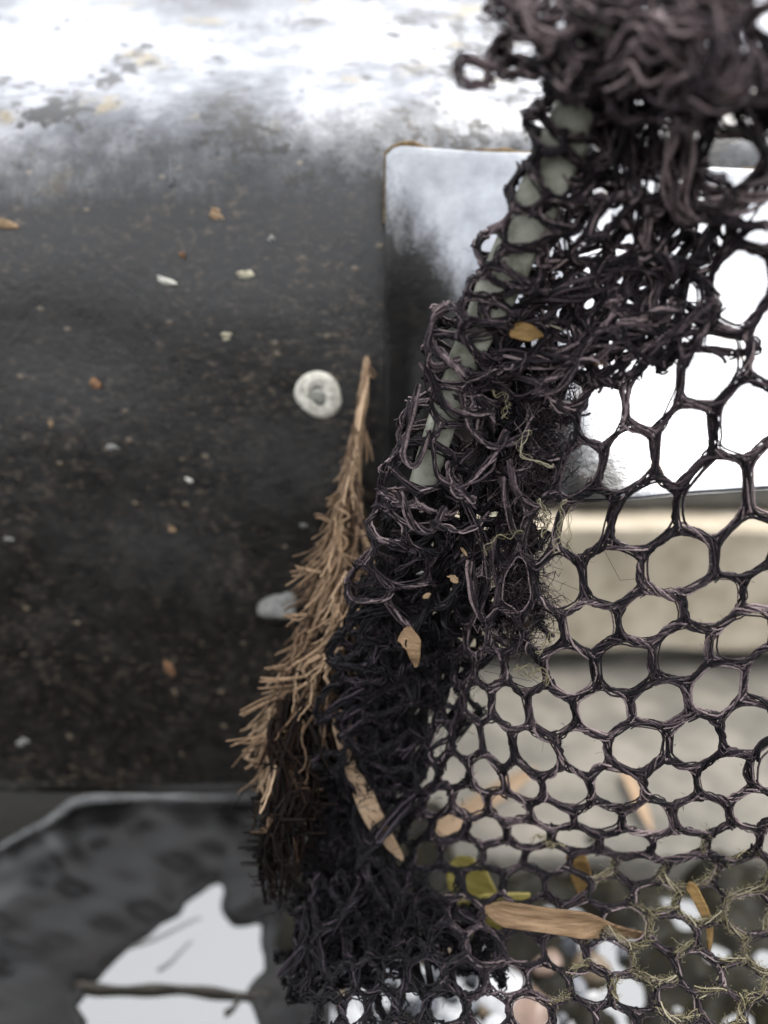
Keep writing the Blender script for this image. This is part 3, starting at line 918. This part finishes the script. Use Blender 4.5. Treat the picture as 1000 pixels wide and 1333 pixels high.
mb = MB(); rope(mb, [(600, 440, .095), (680, 408, .0925), (760, 370, .090), (840, 340, .087), (885, 360, .086)], .0010, 14, 211, tone=(0.67, .25)); sub(mb, 'folded_rope', M['net'], NET)
mb = MB(); rope(mb, [(640, 470, .096), (740, 460, .093), (820, 430, .090), (880, 395, .088)], .0012, 16, 212, tone=(0.57, .25)); sub(mb, 'folded_rope', M['net'], NET)

# smaller loops of torn mesh down the bar
mb = MB()
loops_px = [
    [(590, 395), (565, 415), (558, 450), (565, 478), (600, 470)], [(545, 500), (530, 560), (524, 590), (540, 605), (560, 560)],
    [(553, 470), (570, 520), (600, 540), (640, 535)], [(600, 500), (612, 555), (640, 580), (680, 570), (690, 540)],
    [(620, 470), (640, 490), (680, 475), (740, 480)], [(560, 560), (570, 620), (600, 640), (620, 660)],
    [(660, 600), (672, 640), (700, 655), (730, 640)], [(600, 640), (640, 600), (660, 560)], [(640, 700), (650, 760), (690, 800), (720, 830)],
    [(610, 730), (620, 790), (650, 830), (690, 850)], [(585, 600), (590, 640), (620, 650)], [(520, 640), (535, 680), (560, 690), (580, 660)],
    [(600, 640), (625, 700), (635, 760), (620, 800)], [(655, 620), (665, 680), (690, 730), (700, 780), (680, 810)],
    [(560, 680), (600, 690), (640, 670)]
]
for i, lp in enumerate(loops_px):
    lp = [(x, y, np.interp(y, [380, 500, 650, 800, 1000], [.093, .0965, .1005, .107, .118])) for x, y in lp]
    mb = MB()
    rope(mb, lp, .00038, 6, 300 + i, fib=.00016, tone=(.6, .25), npt=26, turns=1.0)
    sub(mb, 'torn_loop', M['net'], NET)

# fuzzy fringe hanging from the fold
r_ = np.random.default_rng(77)
mb = MB()
FR = np.array([(715, 470, .0985), (705, 540, .100), (700, 600, .102), (672, 660, .1045), (668, 720, .106), (680, 780, .107), (668, 830, .109)], float)
t = r_.uniform(0, 1, 3800); q = path_eval(FR, t)
base = P(q[:, 0] + r_.normal(0, 15, len(t)), q[:, 1] + r_.normal(0, 8, len(t)), q[:, 2] + r_.normal(0, .0010, len(t)))
hairs(mb, base, .0026, r_, .00007, (.5, .25), curl=1.6)
sub(mb, 'fuzzy_fringe', M['net'], NET)
mb = MB()
BLK = np.array([(585, 640, .108), (575, 720, .112), (545, 800, .115), (520, 880, .119), (490, 960, .122), (470, 1040, .125), (430, 1120, .126), (480, 1200, .121), (560, 1210, .119)], float)
t = r_.uniform(0, 1, 2500); q = path_eval(BLK, t)
base = P(q[:, 0] + r_.normal(0, 38, len(t)), q[:, 1] + r_.normal(0, 22, len(t)), q[:, 2] + r_.normal(0, .0022, len(t)))
hairs(mb, base, .0028, r_, .00008, (.4, .28), curl=1.5, bias=np.array([-0.2, 0, -0.6]))
sub(mb, 'matted_fibre', M['net_wet'], NET)

# algae over the floor panel's right side and a few dry threads
r_ = np.random.default_rng(78)
V, cells, edges = lattice(S_main, -1, 4, 10, 18, 0.03, 99)
mid = V.at((V.vp[edges[:, 0]] + V.vp[edges[:, 1]]) / 2)
rel = mid - CAM; dd = rel @ FWD; mx = 500 + 1000 * rel[:, 0] / dd; my = 666.5 - 1000 * (rel @ UP) / dd
wgt = np.clip((mx - 700) / 260, 0, 1) * np.clip((my - 1085) / 50, 0, 1) * np.where(my < 1260, 1.0, 0.7)
pick = r_.uniform(size=len(edges)) < wgt * 0.8
mb = MB()
e2 = edges[pick]
V.off = np.array([0, 0, 0.0004])
net_mesh(mb, V, cells[:0], e2, thick=0.0006, fib=0.00008, nf=4, loops=0, seed=9, tone=(.5, .25), hair=130, hair_len=0.00055)
sub(mb, 'algae_film', M['algae'], NET)
mb = MB()
for i, (lp) in enumerate([
    [(668, 872), (690, 868), (700, 885), (716, 880)], [(672, 866), (688, 880), (704, 870), (712, 892)], [(700, 852), (712, 835), (728, 822)],
    [(735, 650), (728, 690), (722, 720)], [(745, 660), (738, 700), (744, 715)], [(690, 560), (678, 580), (690, 600), (720, 606)], [(640, 510), (660, 520), (655, 545)],
    [(700, 650), (712, 672), (706, 700)], [(690, 1095), (705, 1088), (722, 1104)], [(700, 1085), (712, 1100), (735, 1098)], [(630, 720), (650, 700), (680, 690)]]):
    dv = 0.0965 if lp[0][1] < 800 else (0.1035 if lp[0][1] < 1000 else 0.118)
    mb = MB()
    rope(mb, [(x, y, dv) for x, y in lp], .00035, 3, 400 + i, fib=.000045, tone=(.5, .25), npt=30, turns=2.5)
    sub(mb, 'dry_thread', M['algae'], NET)

# ------------------------------------------------------------------ root tuft
TU = np.array([(479, 470, .137), (470, 540, .135), (462, 600, .133), (452, 680, .131), (440, 760, .129), (425, 830, .128), (405, 900, .127), (385, 970, .1265), (370, 1050, .126), (362, 1130, .126), (362, 1190, .126)], float)
TUFT = empty('root_tuft', tuple(P(362, 1190, .126)))
tag(TUFT, 'frayed tuft of brown dry roots hanging down the wall beside the net', 'roots')
r_ = np.random.default_rng(81)


def tuft(mb, n, t0, t1, L0, L1, side, rad, tone, spread=1.0, pw=1.0, clump=9):
    nc = max(4, n // clump)
    ct = t0 + (t1 - t0) * r_.uniform(0, 1, nc) ** pw; cs = r_.uniform(-.85, .85, nc); cf = r_.normal(side, .45, nc); cz = r_.normal(0, .0020, nc); ctn = r_.normal(tone[0], tone[1], nc); cl_ = r_.uniform(L0, L1, nc)
    g = r_.integers(0, nc, n)
    t = np.clip(ct[g] + r_.normal(0, .02, n), 0, 1)
    ln = cl_[g] * r_.uniform(.45, 1.15, n)
    k = np.linspace(0, 1, 14)
    tt = np.minimum(np.clip(t[:, None] + ln[:, None] * k[None], 0, 1), np.maximum(t + .03, r_.uniform(.66, 1.0, n))[:, None])
    q = path_eval(TU, tt)
    half = np.interp(tt, [0, .1, .2, .3, .45, .6, .75, 1], [2, 5, 11, 22, 40, 48, 42, 20]) * spread
    off = ((cs[g] * .75 + r_.normal(0, .07, n))[:, None] + (cf[g] + r_.normal(0, .22, n))[:, None] * k[None] ** 1.5 * .8) * half
    cur = r_.normal(0, 6, n)[:, None] * np.sin(k * r_.uniform(2, 7, n)[:, None]) + r_.normal(0, 9, n)[:, None] * k ** 3
    kink = np.cumsum(r_.normal(0, 1.1, (n, 14)), 1)
    d = q[..., 2] + (cz[g] + r_.normal(0, .0005, n))[:, None] + r_.normal(0, .0018, n)[:, None] * k - .001
    mb.tubes(P(q[..., 0] + off + (cur + kink) * np.clip(half / 34, .2, 1), q[..., 1] + r_.normal(0, 4, n)[:, None], d), rad * r_.lognormal(0, .35, (n, 1)) * (1 - 0.6 * k)[None], 5, tone=np.clip(ctn[g] + r_.normal(0, .14, n), 0, 1))


mb = MB()
tuft(mb, 420, 0.0, 0.50, 0.05, 0.20, -0.15, .00028, (.50, .22))
tuft(mb, 460, 0.26, 0.74, 0.05, 0.17, -0.3, .00031, (.42, .2))
# stray ends pushed out to the left
for (x, y, ex, ey) in [(430, 680, 412, 672), (420, 740, 378, 745), (400, 800, 372, 800), (400, 880, 342, 885), (398, 890, 340, 900), (395, 895, 312, 930), (385, 950, 303, 968), (380, 945, 316, 978), (372, 960, 326, 965), (400, 860, 345, 872), (470, 690, 488, 740), (475, 560, 481, 600), (380, 1000, 356, 1032), (376, 990, 350, 1020), (474, 478, 486, 492), (440, 640, 424, 655), (418, 745, 384, 738)]:
    for j in range(3):
        k = np.linspace(0, 1, 8)
        jx, jy = r_.normal(0, 3, 2)
        px = x + (ex - x + jx) * k + r_.normal(0, 1.5) * np.sin(k * 3); py = y + (ey - y + jy) * k + r_.normal(0, 3) * np.sin(k * 3)
        dp = np.interp(y, [470, 760, 970], [.134, .126, .123])
        mb.tubes(P(px, py, np.full(8, dp) + r_.normal(0, .0006))[None], (.00026 * (1 - .5 * k))[None], 5, tone=np.array([r_.uniform(.3, .6)]))
tuft(mb, 200, 0.46, 0.80, 0.05, 0.16, -0.1, .00028, (.18, .14))
sub(mb, 'dry_root', M['root'], TUFT)
mb = MB()
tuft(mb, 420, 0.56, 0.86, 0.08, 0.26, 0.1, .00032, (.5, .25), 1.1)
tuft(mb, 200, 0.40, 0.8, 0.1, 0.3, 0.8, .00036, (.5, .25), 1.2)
sub(mb, 'dark_root', M['root_dark'], TUFT)

# ------------------------------------------------------------------ small things
M['lime'], _, _ = simple_mat('lime_crust', [(0.3, (0.34, 0.32, 0.27)), (0.5, (0.62, 0.60, 0.52)), (0.75, (0.78, 0.76, 0.68))], 700, (0.6, 0.9), 0.3, 0.8, 0.0006)
M['rivet_core'], _, _ = simple_mat('rivet_core', [(0.35, (0.12, 0.125, 0.11)), (0.65, (0.50, 0.49, 0.43))], 1300, (0.5, 0.8), 0.3, 0.8, 0.0005)


def blob(mb, c, ax, ay, az, seed, amp=0.25, nu=22, nv=14, tone=0.5):
    """closed bumpy pebble; ax, ay, az are full half-axis vectors"""
    wb = Wob(seed, 3, 9, 0.25, 1.2, 1)
    th = np.linspace(0, 2 * math.pi, nu + 1)[None, :]; ph = np.linspace(0.02, math.pi - 0.02, nv)[:, None]
    d = np.stack([np.sin(ph) * np.cos(th), np.sin(ph) * np.sin(th), np.cos(ph) + 0 * th], -1)
    r = 1 + amp * 0.35 * wb(d)[..., :1]
    d = d * r
    V = np.asarray(c) + d[..., :1] * ax + d[..., 1:2] * ay + d[..., 2:] * az
    mb.grid(V, np.full(V.shape[:2], tone))
    return mb


# rivet with lime ring on the wall
c = PW(412, 515, .0003)
rv = MB(); sc_ = 0.151 / 1000
wr = Wob(61, 1, 6, 1 / 6.283, 5 / 6.283, 1)
th = np.linspace(0, 2 * math.pi, 49)
prof = [(1.0, 0.0), (1.0, .0005), (.95, .0009), (.82, .0012), (.66, .00125), (.52, .0012), (.40, .0010)]
wv = wr(th[:, None])[:, 0]; wv = wv - (wv[-1] - wv[0]) * np.linspace(0, 1, 49)
rows = [np.stack([c[0] + r * 32 * sc_ * (1 + .075 * wv * (1 + 1.0 * (r < .7))) * np.cos(th), np.full(49, c[1]) - h + .00022 * wr(th[:, None] * 2 + r * 9)[:, 0] * np.sin(th / 2) ** 2 * (r < .97), c[2] + r * 29 * sc_ * (1 + .075 * wv * (1 + 1.0 * (r < .7))) * np.sin(th)], -1) for r, h in prof]
rv.grid(np.array(rows)); sub(rv, 'rivet', M['lime'], wall)
rv = MB(); rows = [np.stack([c[0] + r * 15 * sc_ * (1 + .16 * wv) * np.cos(th), np.full(49, c[1]) - h + .0001 * wv * r, c[2] + r * 9 * sc_ * (1 + .2 * wv) * np.sin(th)], -1) for r, h in [(1.0, .0009), (.7, .00125), (.4, .0012), (.02, .0013)]]
rv.grid(np.array(rows)); sub(rv, 'rivet_core', M['rivet_core'], wall)

FLAKE = {
    'cream': simple_mat('cream_flake', [(0.3, (0.30, 0.27, 0.18)), (0.7, (0.60, 0.56, 0.42))], 600, (0.6, 0.9))[0],
    'white': simple_mat('white_flake', [(0.3, (0.42, 0.41, 0.36)), (0.7, (0.72, 0.70, 0.62))], 600, (0.6, 0.9))[0],
    'tan': simple_mat('tan_flake', [(0.3, (0.14, 0.09, 0.05)), (0.7, (0.34, 0.23, 0.13))], 600, (0.6, 0.9))[0],
    'orange': simple_mat('orange_flake', [(0.3, (0.09, 0.045, 0.02)), (0.7, (0.22, 0.12, 0.06))], 600, (0.6, 0.9))[0],
    'grey': simple_mat('grey_flake', [(0.3, (0.10, 0.10, 0.095)), (0.7, (0.28, 0.28, 0.26))], 600, (0.6, 0.9))[0],
}
flakes = [
    (210, 362, 17, 7, 20, 'white', 'long white flake stuck to the wall, left of the cream one'),
    (318, 356, 12, 7, -5, 'cream', 'small cream flake stuck high on the black wall'),
    (295, 438, 9, 5, -10, 'cream', 'tiny cream flake stuck below the two larger wall flakes'),
    (122, 497, 8, 6, 10, 'orange', 'small orange crumb on the wall, upper left of the rivet'),
    (67, 550, 9, 7, 30, 'tan', 'small tan crumb on the wall near the left border'),
    (148, 583, 10, 5, 10, 'grey', 'pale grey crumb on the wall just below the tan crumb'),
    (220, 868, 6, 14, -18, 'orange', 'upright orange brown chip low on the dark wall'),
    (30, 966, 9, 6, 30, 'grey', 'grey crumb near the wall foot at the left border'),
    (245, 623, 6, 4, 0, 'white', 'tiny white dot on the middle of the black wall'),
    (8, 290, 16, 5, 8, 'tan', 'long tan fleck on the wall at the left border'),
    (280, 276, 17, 7, 30, 'tan', 'slanting tan smear high on the wall near the shoulder'),
    (237, 331, 6, 5, 0, 'orange', 'small orange crumb just above the long white flake'),
    (224, 688, 9, 6, 0, 'tan', 'small tan crumb low in the middle of the wall'),
    (14, 702, 9, 5, 10, 'grey', 'grey crumb halfway down the wall at the left border'),
    (395, 684, 5, 4, 0, 'grey', 'tiny grey dot on the wall left of the root tuft'),
    (352, 312, 5, 6, 0, 'grey', 'tiny grey crumb on the wall above the cream flake'),
]
for i, (x, y, w_, h_, rot, m_, lab) in enumerate(flakes):
    c = PW(x, y, .0002); s_ = np.linalg.norm(c - CAM) / 1000
    a = math.radians(rot)
    ux = np.array([math.cos(a), 0, -math.sin(a)]); uz = np.array([math.sin(a), 0, math.cos(a)])
    mb = MB(); blob(mb, c, ux * w_ * s_ * .55, uz * h_ * s_ * .55, np.array([0, -.0003, 0]), 500 + i, 1.5)
    tag(mb.build('debris_flake', FLAKE[m_]), lab, 'debris', 'specks stuck to the wall')
# grey chip behind the tuft
c = PW(368, 786, .0008)
mb = MB(); blob(mb, c, np.array([.0024, 0, .0006]), np.array([-.0005, 0, .0016]), np.array([0, -.0010, 0]), 540, 1.2)
tag(mb.build('stone_chip', FLAKE['grey']), 'pale grey stone chip lodged behind the root tuft', 'stone')

# drip hanging under the shoulder
mg, nt, bs = mat_new('drip_water')
bs.inputs['Base Color'].default_value = (0.9, 0.92, 0.95, 1); bs.inputs['Roughness'].default_value = 0.04
bs.inputs['Transmission Weight'].default_value = 1.0; bs.inputs['IOR'].default_value = 1.33
mb = MB(); th = np.linspace(0, 2 * math.pi, 21); c = PW(223, 238, .0002)
rows = [np.stack([c[0] + r * np.cos(th), c[1] - .7 * np.abs(r * np.sin(th)) * np.where(np.sin(th) > 0, 1, -.1), np.full(21, c[2] + z)], -1) for r, z in [(.00005, .0050), (.00015, .0036), (.0002, .0022), (.00035, .0011), (.00062, .0003), (.0007, -.0003), (.0005, -.0008), (.00005, -.0011)]]
mb.grid(np.array(rows)); tag(mb.build('water_drip', mg), 'clear water drip hanging below the worn shoulder of the wall', 'droplet')

# leaves
def leaf(name, pts, width, mat, label, cat='leaf', cup=0.25, seed=0, tip=(0.12, 0.5)):
    tab = np.array(pts, float); n = 40; t = np.linspace(0, 1, n)
    q = path_eval(tab, t); C = P(q[:, 0], q[:, 1], q[:, 2])
    T = norm(np.gradient(C, axis=0)); A = norm(np.cross(T, FWD)); B = np.cross(T, A)
    wb = Wob(seed, 1, 5, .5, 3, 2); ww = wb(t[:, None])
    wd = width * np.clip(t / tip[0], 0.12, 1) ** .6 * np.clip((1 - t) / tip[1], 0.02, 1) ** .8 * (1 + .05 * ww[:, 0])
    s = np.linspace(-1, 1, 9)
    V = C[:, None] + s[None, :, None] * wd[:, None, None] * A[:, None] + (cup * (s ** 2)[None, :] * wd[:, None])[..., None] * B[:, None]
    V += (0.00010 * np.sin(s * 14))[None, :, None] * FWD
    mb = MB(); mb.grid(V); o = mb.build(name, mat)
    so = o.modifiers.new('thick', 'SOLIDIFY'); so.thickness = .00025
    return tag(o, label, cat)


def leaf_mat(name, lo, mid_, hi, scale=420):
    m, nt, bs = simple_mat(name, [(0.28, lo), (0.5, mid_), (0.75, hi)], scale, (0.5, 0.75), 0.3, 0.7, 0.0005, (0.3, 1, 2.6))
    bs.inputs['Subsurface Weight'].default_value = 0.0
    return m


M['leaf_tan'] = leaf_mat('dry_leaf', (0.055, 0.03, 0.014), (0.20, 0.125, 0.066), (0.34, 0.23, 0.14))
M['leaf_yel'] = leaf_mat('yellow_leaf', (0.17, 0.145, 0.03), (0.33, 0.28, 0.07), (0.44, 0.36, 0.13))
M['leaf_pale'] = leaf_mat('pale_straw', (0.22, 0.145, 0.085), (0.29, 0.20, 0.125), (0.36, 0.265, 0.175), 150)
M['leaf_amber'] = leaf_mat('amber_leaf', (0.10, 0.055, 0.018), (0.20, 0.12, 0.04), (0.30, 0.20, 0.08))
leaf('bamboo_leaf', [(632, 1184, .1135), (690, 1193, .1120), (760, 1203, .1112), (800, 1212, .1135), (848, 1219, .1160)], .0019, M['leaf_tan'], 'long brown dry leaf lying on the floor of the net', seed=1)
leaf('yellow_leaf', [(585, 1196, .127), (610, 1192, .126), (650, 1180, .1245), (690, 1165, .124)], .0030, M['leaf_yel'], 'yellow green leaf under the net, left of the long brown leaf', seed=2, tip=(.3, .4))
leaf('yellow_leaf', [(590, 1120, .135), (615, 1150, .132), (650, 1172, .130)], .0034, M['leaf_yel'], 'olive yellow leaf seen through the net above the other yellow leaf', seed=3, tip=(.3, .4))
s1, s2 = PZ(560, 1090, SL_Z + .004), PZ(700, 1000, SL_Z + .003)


def px_of(p):
    r = np.asarray(p) - CAM; d = r @ FWD
    return (500 + 1000 * r[0] / d, 666.5 - 1000 * (r @ UP) / d, d)


leaf('straw_blade', [px_of(s1), px_of((s1 + s2) / 2 + np.array([0, 0, .001])), px_of(s2)], .0030, M['leaf_pale'], 'pale straw blade slanting over the grey slab behind the net', seed=4, tip=(.1, .3))
leaf('straw_blade', [(440, 925, .1215), (462, 1000, .1225), (486, 1062, .1235), (524, 1120, .1245)], .0017, M['leaf_pale'], 'narrow orange straw blade seen through the blackened net edge', seed=5, tip=(.1, .3))
s1, s2 = PZ(812, 1000, SL_Z + .003), PZ(850, 1085, SL_Z + .003)
leaf('straw_blade', [px_of(s1), px_of((s1 + s2) / 2), px_of(s2)], .0019, M['leaf_pale'], 'faint short straw blade on the slab behind the middle of the net', seed=6, tip=(.1, .3))
leaf('amber_scrap', [(744, 1104, .1205), (754, 1130, .1215), (760, 1175, .1225)], .0016, M['leaf_amber'], 'amber leaf scrap caught at the fold above the brown leaf', seed=7, tip=(.15, .4))
leaf('amber_scrap', [(664, 428, .0925), (685, 434, .0915), (706, 438, .092)], .0010, M['leaf_amber'], 'small amber scrap caught in the gathered net near the bar', seed=8, tip=(.2, .4))
leaf('amber_scrap', [(524, 822, .1085), (536, 838, .1080), (541, 868, .1085)], .0013, M['leaf_tan'], 'curled brown scrap caught in the black matted net', seed=9, tip=(.15, .5))
leaf('amber_scrap', [(895, 1150, .1125), (905, 1165, .1125), (922, 1205, .1125), (921, 1248, .111)], .0007, M['leaf_amber'], 'thin khaki scrap hanging at the right of the net floor', seed=10, tip=(.15, .5))

# snail shell like bead in the torn edge
mb = MB(); blob(mb, P(682, 808, .1055), np.array([.0011, 0, 0]), np.array([0, 0, .0016]), np.array([0, .0010, 0]), 560, .2)
mdk, nt, bs = mat_new('dark_bead'); bs.inputs['Base Color'].default_value = (.02, .014, .01, 1); bs.inputs['Roughness'].default_value = .2
bump(nt, bs, noise(nt, coords(nt), 900, 3), .2, .0003)
tag(mb.build('seed', mdk), 'small glossy dark seed stuck at the torn net edge', 'seed')

for i, (x, y, d, sz, m_, lab) in enumerate([
        (548, 746, .1055, 4, 'grey', 'grey crumb caught in the black net left of the fringe'), (589, 752, .1045, 5, 'tan', 'tan crumb caught in the black net beside the grey crumb'),
        (603, 716, .1035, 4, 'tan', 'tiny tan crumb high in the black matted net'), (556, 776, .1065, 3, 'tan', 'tiny tan crumb below the grey crumb in the net'),
        (722, 425, .0905, 7, 'cream', 'pale crumb in the gathered net right of the amber scrap'), (776, 470, .0925, 6, 'orange', 'rusty crumb hanging under the gathered net'),
        (643, 668, .1015, 4, 'cream', 'tiny pale crumb at the edge of the fuzzy fringe')]):
    mb = MB(); q_ = sz * d / 1000
    blob(mb, P(x, y, d), q_ * norm(r_.normal(size=3)) * 1.3, q_ * norm(r_.normal(size=3)), q_ * norm(r_.normal(size=3)), 570 + i, 1.2, 14, 9)
    tag(mb.build('debris_crumb', FLAKE[m_]), lab, 'debris', 'crumbs caught in the net')

# twig across the water and pebbles below the net
M['twig'], _, _ = simple_mat('twig', [(0.3, (0.012, 0.010, 0.008)), (0.7, (0.05, 0.04, 0.03))], 500, (0.6, 0.9))
mb = MB(); k = np.linspace(0, 1, 24)
pp = PZ(100 + 260 * k, 1282 + 12 * k + 2.5 * np.sin(k * 9), ZW + .0008 + 0 * k)
mb.tubes(pp[None], (.0008 * (1 - .2 * k) + .0002 * np.sin(k * 21))[None], 7)
tag(mb.build('twig', M['twig']), 'thin dark twig lying across the bright water', 'twig')

for x0, y0, x1, y1, rd, lab in [(292, 1318, 318, 1296, .0006, 'short dark twig end beside the long twig on the water'), (165, 1232, 262, 1196, .00022, 'fine dark stem slanting across the bright water above the twig'),
                                (205, 1262, 250, 1226, .0002, 'short fine stem on the bright water just above the long twig')]:
    mb = MB(); k = np.linspace(0, 1, 14)
    pp = PZ(x0 + (x1 - x0) * k, y0 + (y1 - y0) * k + 3 * np.sin(k * 5), ZW + .0004 + 0 * k)
    mb.tubes(pp[None], (rd * (1 - .5 * k))[None], 6)
    tag(mb.build('twig', M['twig']), lab, 'twig')

PEB = [simple_mat('white_pebble', [(0.3, (0.36, 0.36, 0.36)), (0.7, (0.62, 0.62, 0.62))], 200, (0.15, 0.35))[0],
       simple_mat('grey_pebble', [(0.3, (0.09, 0.095, 0.105)), (0.7, (0.24, 0.25, 0.27))], 200, (0.12, 0.3))[0],
       simple_mat('pink_pebble', [(0.3, (0.17, 0.115, 0.09)), (0.7, (0.32, 0.23, 0.18))], 200, (0.15, 0.35))[0],
       simple_mat('brown_pebble', [(0.3, (0.09, 0.065, 0.04)), (0.7, (0.24, 0.18, 0.12))], 200, (0.15, 0.35))[0],
       simple_mat('dark_pebble', [(0.3, (0.012, 0.014, 0.018)), (0.7, (0.06, 0.065, 0.075))], 200, (0.12, 0.3))[0]]
PN = ['white', 'grey', 'pink', 'brown', 'dark']
r_ = np.random.default_rng(91)
spots = [(750, 1228, 30, 4), (820, 1230, 24, 1), (712, 1258, 20, 2), (770, 1262, 26, 3), (655, 1302, 32, 0), (690, 1318, 30, 2), (640, 1310, 20, 3), (745, 1290, 20, 1), (560, 1300, 22, 1)]
tries = 0
while len(spots) < 60 and tries < 4000:
    tries += 1
    x = r_.uniform(385, 780); y = r_.uniform(1225, 1350); s = r_.uniform(8, 20)
    if x < 470 and y < 1270: continue
    if all(math.hypot(x - a, (y - b) * 1.2) > 0.82 * (s + s2_) for a, b, s2_, _ in spots):
        spots.append((x, y, s, int(r_.choice([0, 0, 0, 1, 1, 1, 3, 4, 4]))))
ORD = ['first', 'second', 'third', 'fourth', 'fifth', 'sixth', 'seventh', 'eighth', 'ninth', 'tenth', 'eleventh', 'twelfth', 'thirteenth', 'fourteenth', 'fifteenth', 'sixteenth', 'seventeenth', 'eighteenth', 'nineteenth', 'twentieth']
big = {0: 'large dark rounded pebble below the brown leaf', 1: 'grey pebble below the tip of the brown leaf', 4: 'large white pebble at the bottom edge beside the pink one', 5: 'large pink pebble at the bottom edge beside the white one',
       2: 'pink pebble just under the dark pebble below the leaf', 3: 'brown pebble right of the small pink one below the leaf'}
order = {}
for mi in range(5):
    for rk, i in enumerate(sorted([i for i in range(len(spots)) if spots[i][3] == mi and i not in big], key=lambda i: spots[i][0])):
        order[i] = ORD[rk] if rk < len(ORD) else str(rk + 1) + 'th'
for i, (x, y, s, mi) in enumerate(spots):
    c = PZ(x, y, ZW + .001); sz = s * .19 / 1000
    a = r_.uniform(0, 3.14); e = r_.uniform(.65, 1)
    mb = MB(); blob(mb, c, sz * np.array([math.cos(a), math.sin(a), 0]), e * sz * np.array([-math.sin(a), math.cos(a), 0]), np.array([0, 0, sz * r_.uniform(.5, .8)]), 600 + i, .35, 18, 11)
    o = mb.build('pebble', PEB[mi])
    tag(o, big.get(i) or '%s of the small %s pebbles under the net floor, counted from the left' % (order[i], PN[mi]), 'pebble', 'pebbles under the net floor')
